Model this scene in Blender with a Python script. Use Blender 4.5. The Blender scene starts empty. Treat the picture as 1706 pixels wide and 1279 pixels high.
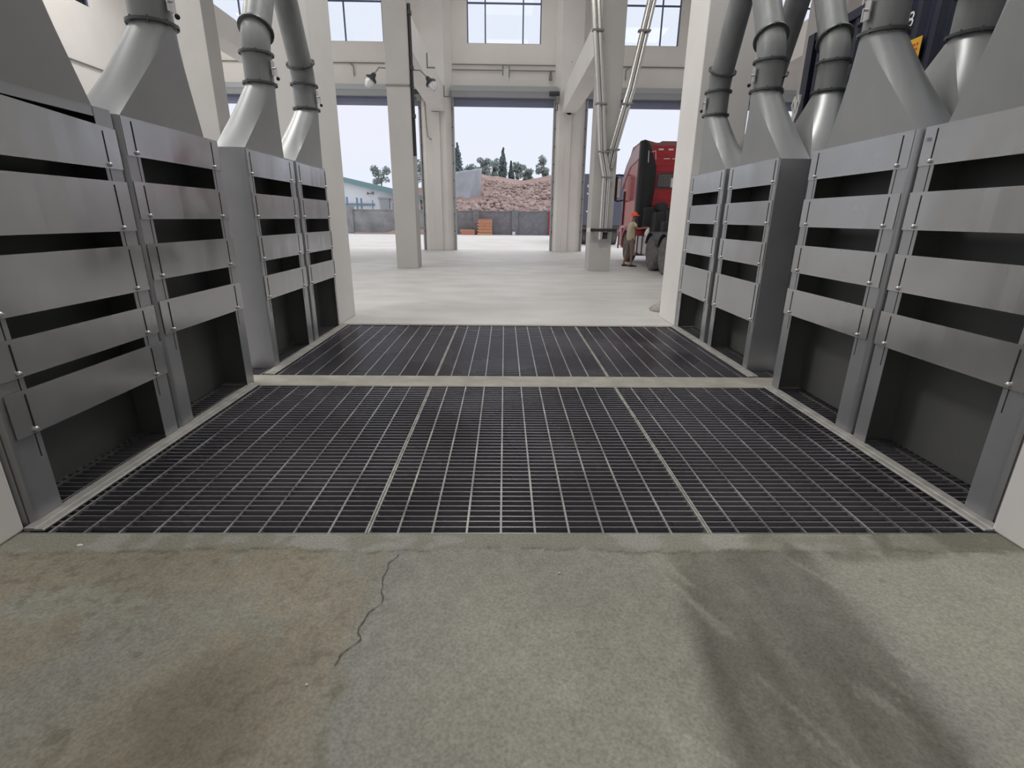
import bpy, math, random
import numpy as np
from mathutils import Vector, Matrix

C = bpy.context.scene.collection
random.seed(7)
# ------------------------------------------------------------------ camera
F_PX, PITCH, YAW, ROLL = 836.4, 0.31846, 0.01683, 0.01044
fwd = Vector((math.sin(YAW) * math.cos(PITCH), math.cos(YAW) * math.cos(PITCH), -math.sin(PITCH)))
rgt = Vector((math.cos(YAW), -math.sin(YAW), 0))
dwn = fwd.cross(rgt)
r2 = rgt * math.cos(ROLL) - dwn * math.sin(ROLL)
d2 = dwn * math.cos(ROLL) + rgt * math.sin(ROLL)
cam_d = bpy.data.cameras.new('camera')
cam = bpy.data.objects.new('camera', cam_d)
C.objects.link(cam)
m = Matrix.Identity(4)
for i in range(3):
    m[i][0], m[i][1], m[i][2] = r2[i], -d2[i], -fwd[i]
m[0][3], m[1][3], m[2][3] = 0, 0, 1.5
cam.matrix_world = m
cam_d.sensor_fit = 'HORIZONTAL'
cam_d.sensor_width = 36
cam_d.lens = 36 * F_PX / 1706
cam_d.clip_start, cam_d.clip_end = 0.05, 500
bpy.context.scene.camera = cam

# ------------------------------------------------------------------ world, sun, exposure
SKY_STRENGTH = 1.0
w = bpy.data.worlds.new('sky')
bpy.context.scene.world = w
w.use_nodes = True
nt = w.node_tree
bg = nt.nodes['Background']
tc = nt.nodes.new('ShaderNodeTexCoord')
mp = nt.nodes.new('ShaderNodeMapping')
mp.inputs['Scale'].default_value = (1.2, 1.2, 3.5)
nz = nt.nodes.new('ShaderNodeTexNoise')
nz.inputs['Scale'].default_value = 1.6
nz.inputs['Detail'].default_value = 4
cr = nt.nodes.new('ShaderNodeValToRGB')
cr.color_ramp.elements[0].position = 0.35
cr.color_ramp.elements[0].color = (0.82, 0.88, 1.0, 1)
cr.color_ramp.elements[1].position = 0.68
cr.color_ramp.elements[1].color = (0.86, 0.88, 0.99, 1)
nt.links.new(tc.outputs['Generated'], mp.inputs['Vector'])
nt.links.new(mp.outputs['Vector'], nz.inputs['Vector'])
nt.links.new(nz.outputs['Fac'], cr.inputs['Fac'])
nt.links.new(cr.outputs['Color'], bg.inputs['Color'])
bg.inputs['Strength'].default_value = SKY_STRENGTH

vs = bpy.context.scene.view_settings
vs.view_transform = 'Standard'
vs.look = 'None'
vs.exposure = 0.0
vs.gamma = 1.0
vs.use_curve_mapping = False

def light(name, kind, loc, rot, energy, color=(1, 1, 1), **kw):
    d = bpy.data.lights.new(name, kind)
    d.energy = energy
    d.color = color
    for k, v in kw.items():
        setattr(d, k, v)
    o = bpy.data.objects.new(name, d)
    o.location = loc
    o.rotation_euler = rot
    C.objects.link(o)
    return o

# soft sun behind the cloud layer
light('sun', 'SUN', (0, 60, 30), (math.radians(-28), math.radians(14), 0), 1.9, (1.0, 0.97, 0.93), angle=math.radians(50))
# added unseen fill lights under the hall roof (panels of light at 11 m)
for lx, ly, e in ((0.1, 5.6, 400), (-7.5, 5.0, 520), (-12.5, 12.0, 480), (-12.5, 20.0, 220), (0.1, 16.8, 60), (0.1, 22.8, 40), (7.5, 7.0, 150), (7.5, 19.0, 80)):
    light('hall_fill_light', 'AREA', (lx, ly, 11.2), (0, 0, 0), e, (1.0, 0.975, 0.93), shape='RECTANGLE', size=2.4, size_y=2.4)

# ------------------------------------------------------------------ materials
def mat(name, col, rough=0.6, metal=0.0, var=0.0, scale=6.0, bump=0.0, bscale=20.0, col2=None, coat=0.0, emit=None, stretch=None, spec=0.5, detail=5.0, rvar=0.0):
    mt = bpy.data.materials.new(name)
    mt.use_nodes = True
    t = mt.node_tree
    b = t.nodes['Principled BSDF']
    b.inputs['Base Color'].default_value = (*col, 1)
    b.inputs['Roughness'].default_value = rough
    b.inputs['Metallic'].default_value = metal
    b.inputs['Specular IOR Level'].default_value = spec
    if coat:
        b.inputs['Coat Weight'].default_value = coat
        b.inputs['Coat Roughness'].default_value = 0.15
    if emit:
        b.inputs['Emission Color'].default_value = (*emit[0], 1)
        b.inputs['Emission Strength'].default_value = emit[1]
    if var or col2 or bump or rvar:
        g = t.nodes.new('ShaderNodeNewGeometry')
        mpn = t.nodes.new('ShaderNodeMapping')
        t.links.new(g.outputs['Position'], mpn.inputs['Vector'])
        if stretch:
            mpn.inputs['Scale'].default_value = stretch
    if var or col2 or rvar:
        n = t.nodes.new('ShaderNodeTexNoise')
        n.inputs['Scale'].default_value = scale
        n.inputs['Detail'].default_value = detail
        t.links.new(mpn.outputs['Vector'], n.inputs['Vector'])
    if var or col2:
        r = t.nodes.new('ShaderNodeValToRGB')
        c2 = col2 if col2 else tuple(max(0, c * (1 - var)) for c in col)
        c1 = col if col2 else tuple(min(1, c * (1 + var)) for c in col)
        r.color_ramp.elements[0].position = 0.35
        r.color_ramp.elements[0].color = (*c2, 1)
        r.color_ramp.elements[1].position = 0.65
        r.color_ramp.elements[1].color = (*c1, 1)
        t.links.new(n.outputs['Fac'], r.inputs['Fac'])
        t.links.new(r.outputs['Color'], b.inputs['Base Color'])
    if rvar:
        mr = t.nodes.new('ShaderNodeMapRange')
        mr.inputs['From Min'].default_value = 0.35
        mr.inputs['From Max'].default_value = 0.65
        mr.inputs['To Min'].default_value = max(0.02, rough - rvar)
        mr.inputs['To Max'].default_value = rough + rvar
        t.links.new(n.outputs['Fac'], mr.inputs['Value'])
        t.links.new(mr.outputs['Result'], b.inputs['Roughness'])
    if bump:
        n2 = t.nodes.new('ShaderNodeTexNoise')
        n2.inputs['Scale'].default_value = bscale
        n2.inputs['Detail'].default_value = 4
        t.links.new(mpn.outputs['Vector'], n2.inputs['Vector'])
        bp = t.nodes.new('ShaderNodeBump')
        bp.inputs['Strength'].default_value = bump
        bp.inputs['Distance'].default_value = 0.02
        t.links.new(n2.outputs['Fac'], bp.inputs['Height'])
        t.links.new(bp.outputs['Normal'], b.inputs['Normal'])
    return mt

M = {}
M['hood'] = mat('grey_hood_paint', (0.37, 0.375, 0.39), 0.30, var=0.05, scale=2.5, bump=0.05, bscale=3.0, metal=0.5)
M['plate'] = mat('grey_plate_paint', (0.46, 0.465, 0.47), 0.22, var=0.05, scale=3.0, bump=0.13, bscale=2.0, metal=0.72, rvar=0.05)
M['funnel'] = mat('grey_funnel_paint', (0.40, 0.41, 0.415), 0.40, var=0.05, scale=2.0, bump=0.08, bscale=1.8, metal=0.45)
M['pipe'] = mat('grey_duct_paint', (0.25, 0.26, 0.26), 0.42, var=0.12, scale=3.0, stretch=(3, 3, 0.6))
M['ring'] = mat('dark_flange_metal', (0.10, 0.11, 0.11), 0.45, metal=0.4)
M['column'] = mat('shade_greyed_column_paint', (0.45, 0.435, 0.42), 0.7, var=0.03, scale=1.0, bump=0.02, bscale=30)  # white paint greyed to stand in for shade on the backlit columns
M['hood_shade'] = mat('dark_hood_inner_shade', (0.12, 0.122, 0.12), 0.6)  # dark colour standing in for the shade inside the hoods
M['slot'] = mat('slot_black', (0.012, 0.012, 0.014), 0.8)
M['bolt'] = mat('zinc_bolt', (0.62, 0.62, 0.62), 0.3, metal=0.8)
M['steel'] = mat('stainless_tube', (0.62, 0.61, 0.58), 0.25, metal=0.85)
M['wall'] = mat('off_white_wall_paint', (0.76, 0.73, 0.70), 0.75, var=0.03, scale=0.8, bump=0.02, bscale=30)
M['wall_light'] = mat('white_column_paint', (0.76, 0.735, 0.71), 0.7, var=0.03, scale=1.0, bump=0.02, bscale=30)
M['trimdark'] = mat('dark_window_aluminium', (0.10, 0.12, 0.22), 0.5)
M['shutter'] = mat('grey_shutter_metal', (0.38, 0.40, 0.42), 0.5, metal=0.2)
M['shutterdark'] = mat('blue_grey_shutter_curtain', (0.20, 0.22, 0.32), 0.5)
M['ceil'] = mat('pale_roof_sheet', (0.7, 0.7, 0.68), 0.8)
M['bar'] = mat('galvanised_grating_bar', (0.33, 0.32, 0.35), 0.27, metal=0.6, var=0.15, scale=0.9, rvar=0.10, detail=1)
M['rod'] = mat('worn_cross_bar', (0.34, 0.33, 0.32), 0.40, metal=0.7, var=0.25, scale=3.0, rvar=0.1)
M['edgebar'] = mat('dusty_edge_bar', (0.33, 0.32, 0.30), 0.6, metal=0.3, var=0.25, scale=14)
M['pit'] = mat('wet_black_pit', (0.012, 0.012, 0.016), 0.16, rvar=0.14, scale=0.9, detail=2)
M['conc_strip'] = mat('smooth_concrete', (0.30, 0.285, 0.245), 0.8, var=0.14, scale=5, bump=0.25, bscale=30)
M['kerb'] = mat('dusty_steel_kerb', (0.33, 0.32, 0.30), 0.55, var=0.15, scale=10, metal=0.2)
M['black'] = mat('black_rubber', (0.02, 0.02, 0.022), 0.7)
M['darkmetal'] = mat('dark_metal', (0.05, 0.05, 0.055), 0.5, metal=0.3)
M['white'] = mat('white_plastic', (0.75, 0.75, 0.74), 0.4)
M['conduit'] = mat('grey_conduit', (0.22, 0.21, 0.20), 0.5)
M['trunking'] = mat('white_cable_trunking', (0.74, 0.71, 0.69), 0.5)
M['lampglass'] = mat('clouded_lamp_glass', (0.75, 0.76, 0.78), 0.1, coat=0.5)
M['navy'] = mat('navy_container_paint', (0.010, 0.012, 0.032), 0.42, var=0.25, scale=3)
M['navyhaze'] = mat('haze_paled_trailer_blue', (0.13, 0.14, 0.20), 0.5)  # distance haze is mixed into this blue
M['red'] = mat('red_cab_paint', (0.42, 0.022, 0.03), 0.35, var=0.1, scale=2, coat=0.3)
M['redside'] = mat('red_cab_side_paint', (0.50, 0.045, 0.055), 0.22, coat=1.0)
M['redroof'] = mat('faded_red_roof', (0.26, 0.12, 0.12), 0.5)
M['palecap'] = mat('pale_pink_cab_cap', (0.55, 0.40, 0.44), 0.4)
M['glassdark'] = mat('dark_cab_window', (0.06, 0.065, 0.07), 0.15)
M['curtain'] = mat('grey_cab_curtain', (0.20, 0.20, 0.19), 0.8)
M['tyre'] = mat('dusty_tyre', (0.13, 0.12, 0.115), 0.85, var=0.3, scale=6)
M['rim'] = mat('dusty_rim', (0.10, 0.085, 0.08), 0.6)
M['tank'] = mat('aluminium_tank', (0.55, 0.50, 0.50), 0.4, metal=0.6)
M['orange'] = mat('orange_helmet', (0.90, 0.10, 0.03), 0.35)
M['skin'] = mat('skin', (0.30, 0.15, 0.10), 0.6)
M['shirt'] = mat('khaki_shirt', (0.52, 0.46, 0.33), 0.85)
M['trouser'] = mat('brown_trousers', (0.20, 0.16, 0.13), 0.85)
M['shoe'] = mat('dark_shoe', (0.07, 0.04, 0.035), 0.7)
M['yard'] = mat('pale_yard_concrete', (0.58, 0.56, 0.53), 0.85, var=0.06, scale=0.5)
M['yardwall'] = mat('grey_block_wall', (0.21, 0.205, 0.215), 0.9, var=0.12, scale=3)
M['yardwall2'] = mat('grey_rendered_wall', (0.30, 0.30, 0.30), 0.9, var=0.2, scale=1.2)
M['soil'] = mat('red_soil', (0.27, 0.165, 0.15), 0.95, col2=(0.36, 0.26, 0.225), scale=0.8, bump=0.8, bscale=2, detail=8)
M['rock'] = mat('pinkish_rock', (0.50, 0.41, 0.37), 0.9, col2=(0.34, 0.24, 0.215), scale=1.2)
M['tarp'] = mat('grey_tarpaulin', (0.36, 0.37, 0.39), 0.7, var=0.1, scale=1)
M['brick'] = mat('orange_brick', (0.62, 0.27, 0.19), 0.9)
M['yellow'] = mat('yellow_strap', (0.75, 0.55, 0.20), 0.8)
M['bldg'] = mat('white_shed_wall', (0.82, 0.84, 0.86), 0.7)
M['bldgroof'] = mat('teal_shed_roof', (0.20, 0.33, 0.34), 0.6)
M['bluegate'] = mat('blue_grey_panel', (0.18, 0.28, 0.36), 0.6)
M['leaf'] = mat('hazy_leaf', (0.26, 0.33, 0.30), 0.9, col2=(0.36, 0.42, 0.40), scale=1.5)
M['leafdark'] = mat('hazy_cypress', (0.15, 0.21, 0.20), 0.9, col2=(0.22, 0.28, 0.27), scale=1.5)
M['bark'] = mat('bark', (0.20, 0.17, 0.15), 0.9)
M['bag'] = mat('dusty_sack', (0.36, 0.33, 0.31), 0.9, var=0.15, scale=14)
M['sticker'] = mat('yellow_sticker', (0.75, 0.42, 0.02), 0.5)
M['redink'] = mat('red_print', (0.55, 0.05, 0.02), 0.5)
M['crack'] = mat('crack_dark', (0.09, 0.08, 0.06), 0.95)
M['chip'] = mat('pale_chip', (0.68, 0.66, 0.6), 0.8)

def glass_mat():
    mt = bpy.data.materials.new('window_glass')
    mt.use_nodes = True
    t = mt.node_tree
    for n in list(t.nodes):
        t.nodes.remove(n)
    o = t.nodes.new('ShaderNodeOutputMaterial')
    mx = t.nodes.new('ShaderNodeMixShader')
    tr = t.nodes.new('ShaderNodeBsdfTransparent')
    tr.inputs['Color'].default_value = (0.99, 1.0, 1.0, 1)
    gl = t.nodes.new('ShaderNodeBsdfGlossy')
    gl.inputs['Roughness'].default_value = 0.02
    fr = t.nodes.new('ShaderNodeFresnel')
    fr.inputs['IOR'].default_value = 1.3
    t.links.new(fr.outputs['Fac'], mx.inputs['Fac'])
    t.links.new(tr.outputs[0], mx.inputs[1])
    t.links.new(gl.outputs[0], mx.inputs[2])
    t.links.new(mx.outputs[0], o.inputs['Surface'])
    return mt
M['glass'] = glass_mat()

def floor_mat(name, attr):
    """concrete; attr = name of the colour attribute with stains, or None"""
    mt = bpy.data.materials.new(name)
    mt.use_nodes = True
    t = mt.node_tree
    b = t.nodes['Principled BSDF']
    g = t.nodes.new('ShaderNodeNewGeometry')
    n1 = t.nodes.new('ShaderNodeTexNoise'); n1.inputs['Scale'].default_value = 1.1; n1.inputs['Detail'].default_value = 8
    n2 = t.nodes.new('ShaderNodeTexNoise'); n2.inputs['Scale'].default_value = 90; n2.inputs['Detail'].default_value = 6
    mpn = t.nodes.new('ShaderNodeMapping')
    mpn.inputs['Scale'].default_value = (1.0, 1.0, 1.0) if attr else (0.8, 1.5, 1)
    t.links.new(g.outputs['Position'], mpn.inputs['Vector'])
    t.links.new(mpn.outputs['Vector'], n1.inputs['Vector'])
    t.links.new(g.outputs['Position'], n2.inputs['Vector'])
    mr = t.nodes.new('ShaderNodeMapRange')
    mr.inputs['From Min'].default_value = 0.3; mr.inputs['From Max'].default_value = 0.7
    mr.inputs['To Min'].default_value = 0.88; mr.inputs['To Max'].default_value = 1.12
    t.links.new(n1.outputs['Fac'], mr.inputs['Value'])
    mr2 = t.nodes.new('ShaderNodeMapRange')
    mr2.inputs['From Min'].default_value = 0.3; mr2.inputs['From Max'].default_value = 0.7
    mr2.inputs['To Min'].default_value = 0.78; mr2.inputs['To Max'].default_value = 1.22
    t.links.new(n2.outputs['Fac'], mr2.inputs['Value'])
    mul = t.nodes.new('ShaderNodeMath'); mul.operation = 'MULTIPLY'
    t.links.new(mr.outputs['Result'], mul.inputs[0]); t.links.new(mr2.outputs['Result'], mul.inputs[1])
    vm = t.nodes.new('ShaderNodeVectorMath'); vm.operation = 'SCALE'
    if attr:
        a = t.nodes.new('ShaderNodeAttribute'); a.attribute_name = attr
        t.links.new(a.outputs['Color'], vm.inputs[0])
    else:
        vm.inputs[0].default_value = (0.50, 0.485, 0.465)
    t.links.new(mul.outputs[0], vm.inputs['Scale'])
    t.links.new(vm.outputs[0], b.inputs['Base Color'])
    b.inputs['Roughness'].default_value = 0.72 if attr else 0.5
    bp = t.nodes.new('ShaderNodeBump'); bp.inputs['Strength'].default_value = 0.6; bp.inputs['Distance'].default_value = 0.004
    t.links.new(n2.outputs['Fac'], bp.inputs['Height'])
    t.links.new(bp.outputs['Normal'], b.inputs['Normal'])
    return mt
M['floor'] = floor_mat('hall_concrete', None)
M['floor_near'] = floor_mat('worn_concrete', 'stain')

# ------------------------------------------------------------------ mesh helpers
class MB:
    def __init__(s):
        s.v = []; s.f = []; s.sm = []
    def add(s, vs_, fs, smooth=False):
        n = len(s.v)
        s.v += [tuple(p) for p in vs_]
        for f in fs:
            s.f.append(tuple(i + n for i in f)); s.sm.append(smooth)
        return s
    def box(s, x0, x1, y0, y1, z0, z1):
        x0, x1 = sorted((x0, x1)); y0, y1 = sorted((y0, y1)); z0, z1 = sorted((z0, z1))
        return s.add([(x0, y0, z0), (x1, y0, z0), (x1, y1, z0), (x0, y1, z0), (x0, y0, z1), (x1, y0, z1), (x1, y1, z1), (x0, y1, z1)],
                     [(0, 3, 2, 1), (4, 5, 6, 7), (0, 1, 5, 4), (1, 2, 6, 5), (2, 3, 7, 6), (3, 0, 4, 7)])
    def prism(s, poly, axis, a, b):
        """poly of 2D points, extruded along axis from a to b; (x,y)->axis z, (y,z)->axis x, (x,z)->axis y"""
        n = len(poly)
        def P(p, h):
            return {'z': (p[0], p[1], h), 'x': (h, p[0], p[1]), 'y': (p[0], h, p[1])}[axis]
        vs_ = [P(p, a) for p in poly] + [P(p, b) for p in poly]
        fs = [tuple(range(n)), tuple(range(2 * n - 1, n - 1, -1))] + [(i, (i + 1) % n, n + (i + 1) % n, n + i) for i in range(n)]
        return s.add(vs_, fs)
    def rings(s, rings, cap=True, smooth=True, closed=True):
        n = len(rings[0]); vs_ = [p for r in rings for p in r]; fs = []
        for k in range(len(rings) - 1):
            for i in range(n if closed else n - 1):
                j = (i + 1) % n
                fs.append((k * n + i, k * n + j, (k + 1) * n + j, (k + 1) * n + i))
        s.add(vs_, fs, smooth)
        if cap:
            s.add(rings[0], [tuple(range(n - 1, -1, -1))]); s.add(rings[-1], [tuple(range(n))])
        return s
    def tube(s, pts, r, n=12, cap=True):
        """pts list of 3D points, r number or list"""
        pts = [Vector(p) for p in pts]
        R = r if isinstance(r, (list, tuple)) else [r] * len(pts)
        rs = []; prev = None
        for i, p in enumerate(pts):
            if i == 0: d = pts[1] - p
            elif i == len(pts) - 1: d = p - pts[i - 1]
            else: d = (pts[i + 1] - p).normalized() + (p - pts[i - 1]).normalized()
            d.normalize()
            if prev is None:
                up = Vector((0, 0, 1)) if abs(d.z) < 0.9 else Vector((1, 0, 0))
                u = d.cross(up).normalized()
            else:
                u = (prev - d * prev.dot(d)).normalized()
            prev = u
            v = d.cross(u)
            rs.append([tuple(p + (u * math.cos(2 * math.pi * k / n) + v * math.sin(2 * math.pi * k / n)) * R[i]) for k in range(n)])
        return s.rings(rs, cap)
    def cyl(s, a, b, r, n=16, r2=None):
        return s.tube([a, b], [r, r if r2 is None else r2], n)
    def ball(s, c, r, n=10, sc=(1, 1, 1)):
        rs = []
        for i in range(1, n):
            t = math.pi * i / n
            rs.append([(c[0] + r * sc[0] * math.sin(t) * math.cos(2 * math.pi * k / n), c[1] + r * sc[1] * math.sin(t) * math.sin(2 * math.pi * k / n), c[2] + r * sc[2] * math.cos(t)) for k in range(n)])
        return s.rings(rs, True)
    def build(s, name, material, parent=None, bevel=0, solid=0, sub=0):
        me = bpy.data.meshes.new(name)
        off = Vector((0, 0, 0))
        if parent is not None:
            off = world_loc(parent)
        me.from_pydata([tuple(Vector(p) - off) for p in s.v], [], s.f)
        me.polygons.foreach_set('use_smooth', s.sm)
        me.materials.append(M[material] if isinstance(material, str) else material)
        me.update()
        o = bpy.data.objects.new(name, me)
        C.objects.link(o)
        if parent is not None:
            o.parent = parent
        if solid:
            md = o.modifiers.new('thickness', 'SOLIDIFY'); md.thickness = solid; md.offset = 0
        if bevel:
            md = o.modifiers.new('bevel', 'BEVEL'); md.width = bevel; md.segments = 2; md.limit_method = 'ANGLE'
        if sub:
            md = o.modifiers.new('sub', 'SUBSURF'); md.levels = sub; md.render_levels = sub
        return o

def world_loc(o):
    l = Vector(o.location)
    while o.parent:
        o = o.parent; l = l + Vector(o.location)
    return l

def thing(name, label, cat, loc=(0, 0, 0), group=None):
    o = bpy.data.objects.new(name, None); C.objects.link(o)
    o.empty_display_size = 0.1
    o.location = loc; o['label'] = label; o['category'] = cat
    if group: o['group'] = group
    return o

def tag(o, label, cat, group=None, kind=None):
    o['label'] = label; o['category'] = cat
    if group: o['group'] = group
    if kind: o['kind'] = kind
    return o

def struct(name, mb, material, label=None, **kw):
    o = mb.build(name, material, **kw)
    o['kind'] = 'structure'
    if label: o['label'] = label
    return o

# ------------------------------------------------------------------ floors and the pit
XL, XR = -2.66, 2.86            # pit edges below the hoods
Y0, Y1, Y2, Y3 = 2.155, 4.48, 4.80, 7.265
HALL_X, HALL_Y0, HALL_Y1, HALL_Z = 15.4, -9.0, 25.5, 13.0
# hall floor around the pit
fl = MB()
fl.box(-HALL_X, HALL_X, HALL_Y0, -0.5, -0.2, 0)
fl.box(-HALL_X, XL, -0.5, Y3, -0.2, 0)
fl.box(XR, HALL_X, -0.5, Y3, -0.2, 0)
fl.box(-HALL_X, HALL_X, Y3, HALL_Y1 + 0.6, -0.2, 0)
struct('floor', fl, 'floor')

def vnoise(x, y, seed, freq):
    rs = np.random.RandomState(seed)
    g = rs.rand(64, 64)
    fx, fy = (x * freq) % 63, (y * freq) % 63
    ix, iy = np.floor(fx).astype(int), np.floor(fy).astype(int)
    tx, ty = fx - ix, fy - iy
    tx, ty = tx * tx * (3 - 2 * tx), ty * ty * (3 - 2 * ty)
    a = g[ix, iy]; b = g[(ix + 1) % 64, iy]; c = g[ix, (iy + 1) % 64]; d = g[(ix + 1) % 64, (iy + 1) % 64]
    return (a * (1 - tx) + b * tx) * (1 - ty) + (c * (1 - tx) + d * tx) * ty
def fbm(x, y, seed, f, o=5):
    s_, a, t = 0, 1, 0
    for i in range(o):
        s_ = s_ + a * vnoise(x + 31.7 + i, y + 17.3 + 3 * i, seed + i, f * 2 ** i); t += a; a *= 0.55
    return s_ / t
def sstep(a, b, v):
    t = np.clip((v - a) / (b - a), 0, 1); return t * t * (3 - 2 * t)

def near_floor():
    st = 0.0125
    xs = np.arange(XL, XR + st, st); ys = np.linspace(-0.5, Y0, 212)
    X, Y = np.meshgrid(xs, ys); X = X.ravel(); Y = Y.ravel()
    nx, ny = len(xs), len(ys)
    col = np.zeros((len(X), 3)); col[:] = (0.255, 0.248, 0.205)
    def blend(c, mk):
        mk = np.clip(mk, 0, 1)[:, None]
        col[:] = col * (1 - mk) + np.array(c) * mk
    n1 = fbm(X, Y, 3, 1.7); n2 = fbm(X, Y, 9, 4.0); n3 = fbm(X, Y, 21, 12.0)
    blend((0.232, 0.230, 0.200), sstep(0.42, 0.62, n1))
    # tan rough zone left of the crack
    tan = sstep(-0.50, -0.62, X + 0.10 * (n2 - 0.5)) * sstep(0.3, 0.55, n2 + 0.3 * n3 - 0.02)
    blend((0.238, 0.208, 0.150), 0.75 * tan)
    # grey patch drawn from the pit edge down to the left
    d = np.abs(X - (-1.42 + 0.55 * (Y - 1.45)) + 0.3 * (n1 - 0.5))
    blend((0.225, 0.226, 0.205), 0.5 * sstep(0.34, 0.10, d) * sstep(1.9, 1.6, Y))
    d = np.abs(X + 0.95 + 0.5 * (n1 - .5) - 0.20 * (Y - 1.2))
    blend((0.150, 0.133, 0.090), 0.75 * sstep(0.38, 0.08, d) * sstep(1.62, 1.2, Y + 0.4 * (n2 - 0.5)))
    # smooth grey middle
    mid = sstep(-0.50, -0.38, X) * sstep(0.80, 0.70, X)
    blend((0.250, 0.245, 0.205), 0.7 * mid)
    # dark worn wheel track to the right
    l = 0.76 - 0.13 * (2.0 - Y); r_ = 1.44 - 0.05 * (2.0 - Y) + 0.10 * (n1 - 0.5)
    trk = sstep(l - 0.03, l + 0.10, X + 0.05 * (n3 - 0.5)) * sstep(r_ + 0.06, r_ - 0.10, X)
    sx = fbm(X * 1.0, Y * 0.18 + 3, 41, 9.0)
    blend((0.095, 0.090, 0.068), trk * (0.55 + 1.0 * (sx - 0.38)) * (0.75 + 0.35 * sstep(1.7, 1.2, Y)))
    edge = sstep(0.10, 0.0, np.abs(X - l - 0.09)) * sstep(1.95, 1.8, Y)
    blend((0.10, 0.095, 0.075), 0.35 * edge)
    scr = fbm(X * 1.0 + 0.55 * Y, (Y - 0.5 * X) * 0.12 + 9, 91, 16.0, 3)
    blend((0.34, 0.335, 0.29), 0.35 * sstep(0.66, 0.76, scr) * sstep(-0.4, 0.6, X))
    seam = np.abs(X + 0.53 - 0.03 * np.sin(Y * 9) - 0.05 * (n2 - 0.5))
    blend((0.15, 0.13, 0.09), 0.6 * sstep(0.035, 0.0, seam) * sstep(1.45, 1.3, Y) * sstep(0.35, 0.6, n3))
    blend((0.12, 0.10, 0.07), 0.5 * sstep(0.62, 0.72, fbm(X, Y, 111, 26.0, 3)) * sstep(-0.45, -0.6, X) * sstep(0.42, 0.6, fbm(X, Y, 113, 2.6, 3)))
    mot = fbm(X, Y, 101, 22.0, 4)
    col[:] = col * (0.86 + 0.28 * mot)[:, None]
    blend((0.33, 0.32, 0.275), 0.75 * sstep(r_ - 0.02, r_ + 0.2, X) * (0.6 + 0.8 * (n2 - 0.3)))
    # dark speckles
    blend((0.13, 0.12, 0.095), 0.35 * sstep(0.80, 0.88, fbm(X, Y, 77, 14.0, 3)))
    blend((0.36, 0.35, 0.31), 0.3 * sstep(0.78, 0.86, fbm(X, Y, 78, 9.0, 4)))
    # trowelled strip along the pit with a ragged edge
    e = 2.03 - 0.02 * (X > 0.9) + 0.05 * (fbm(X, X * 0 + 4, 55, 3.0, 5) - 0.5) * 2 + 0.022 * (fbm(X, Y, 57, 16.0, 4) - 0.5) * 2
    strip = sstep(-0.006, 0.012, Y - e)
    blend((0.225, 0.215, 0.175), strip)
    blend((0.31, 0.305, 0.28), strip * 0.7 * sstep(0.5, 0.62, fbm(X, Y, 61, 5.0)))
    blend((0.11, 0.10, 0.075), 0.8 * sstep(0.014, 0.0, np.abs(Y - e + 0.006)) * sstep(0.30, 0.62, fbm(X, Y, 63, 11.0)))
    blend((0.12, 0.112, 0.085), 0.6 * sstep(0.085, 0.0, np.abs(Y - e + 0.03)) * sstep(0.46, 0.62, fbm(X, Y, 67, 5.0)) * sstep(0.3, 0.9, X))
    blend((0.12, 0.115, 0.085), 0.65 * strip * sstep(0.9, 1.5, X) * sstep(0.45, 0.55, fbm(X, Y, 65, 5.0)))
    Z = 0.004 * (n1 - 0.5) - 0.0045 * (1 - strip) + 0.0015 * (n3 - 0.5)
    Z = np.where(Y > Y0 - 0.01, 0.0, Z)
    verts = np.stack([X, Y, Z], 1)
    idx = np.arange(nx * ny).reshape(ny, nx)
    q = np.stack([idx[:-1, :-1], idx[:-1, 1:], idx[1:, 1:], idx[1:, :-1]], -1).reshape(-1, 4)
    me = bpy.data.meshes.new('floor')
    me.from_pydata(verts.tolist(), [], q.tolist())
    a = me.color_attributes.new('stain', 'FLOAT_COLOR', 'POINT')
    rgba = np.concatenate([col, np.ones((len(col), 1))], 1).astype(np.float32)
    a.data.foreach_set('color', rgba.ravel())
    me.polygons.foreach_set('use_smooth', [True] * len(me.polygons))
    me.materials.append(M['floor_near'])
    o = bpy.data.objects.new('floor', me); C.objects.link(o); o['kind'] = 'structure'
    return o
near_floor()
# slab edge of the near floor and the concrete beam between the two gratings
struct('trim_1', MB().box(XL, XR, Y0 - 0.015, Y0, -0.7, -0.0005), 'conc_strip')
struct('trim_2', MB().box(XL, XR, Y1, Y2, -0.7, 0.0), 'conc_strip', bevel=0.006)
struct('trim_3', MB().box(XL, XR, Y3, Y3 + 0.09, -0.7, 0.004), 'conc_strip')
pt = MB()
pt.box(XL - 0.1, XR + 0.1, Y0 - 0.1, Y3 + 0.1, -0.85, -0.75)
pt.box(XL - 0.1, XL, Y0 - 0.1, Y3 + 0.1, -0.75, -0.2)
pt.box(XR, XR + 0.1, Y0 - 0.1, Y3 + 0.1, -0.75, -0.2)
struct('floor', pt, 'pit')
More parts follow.
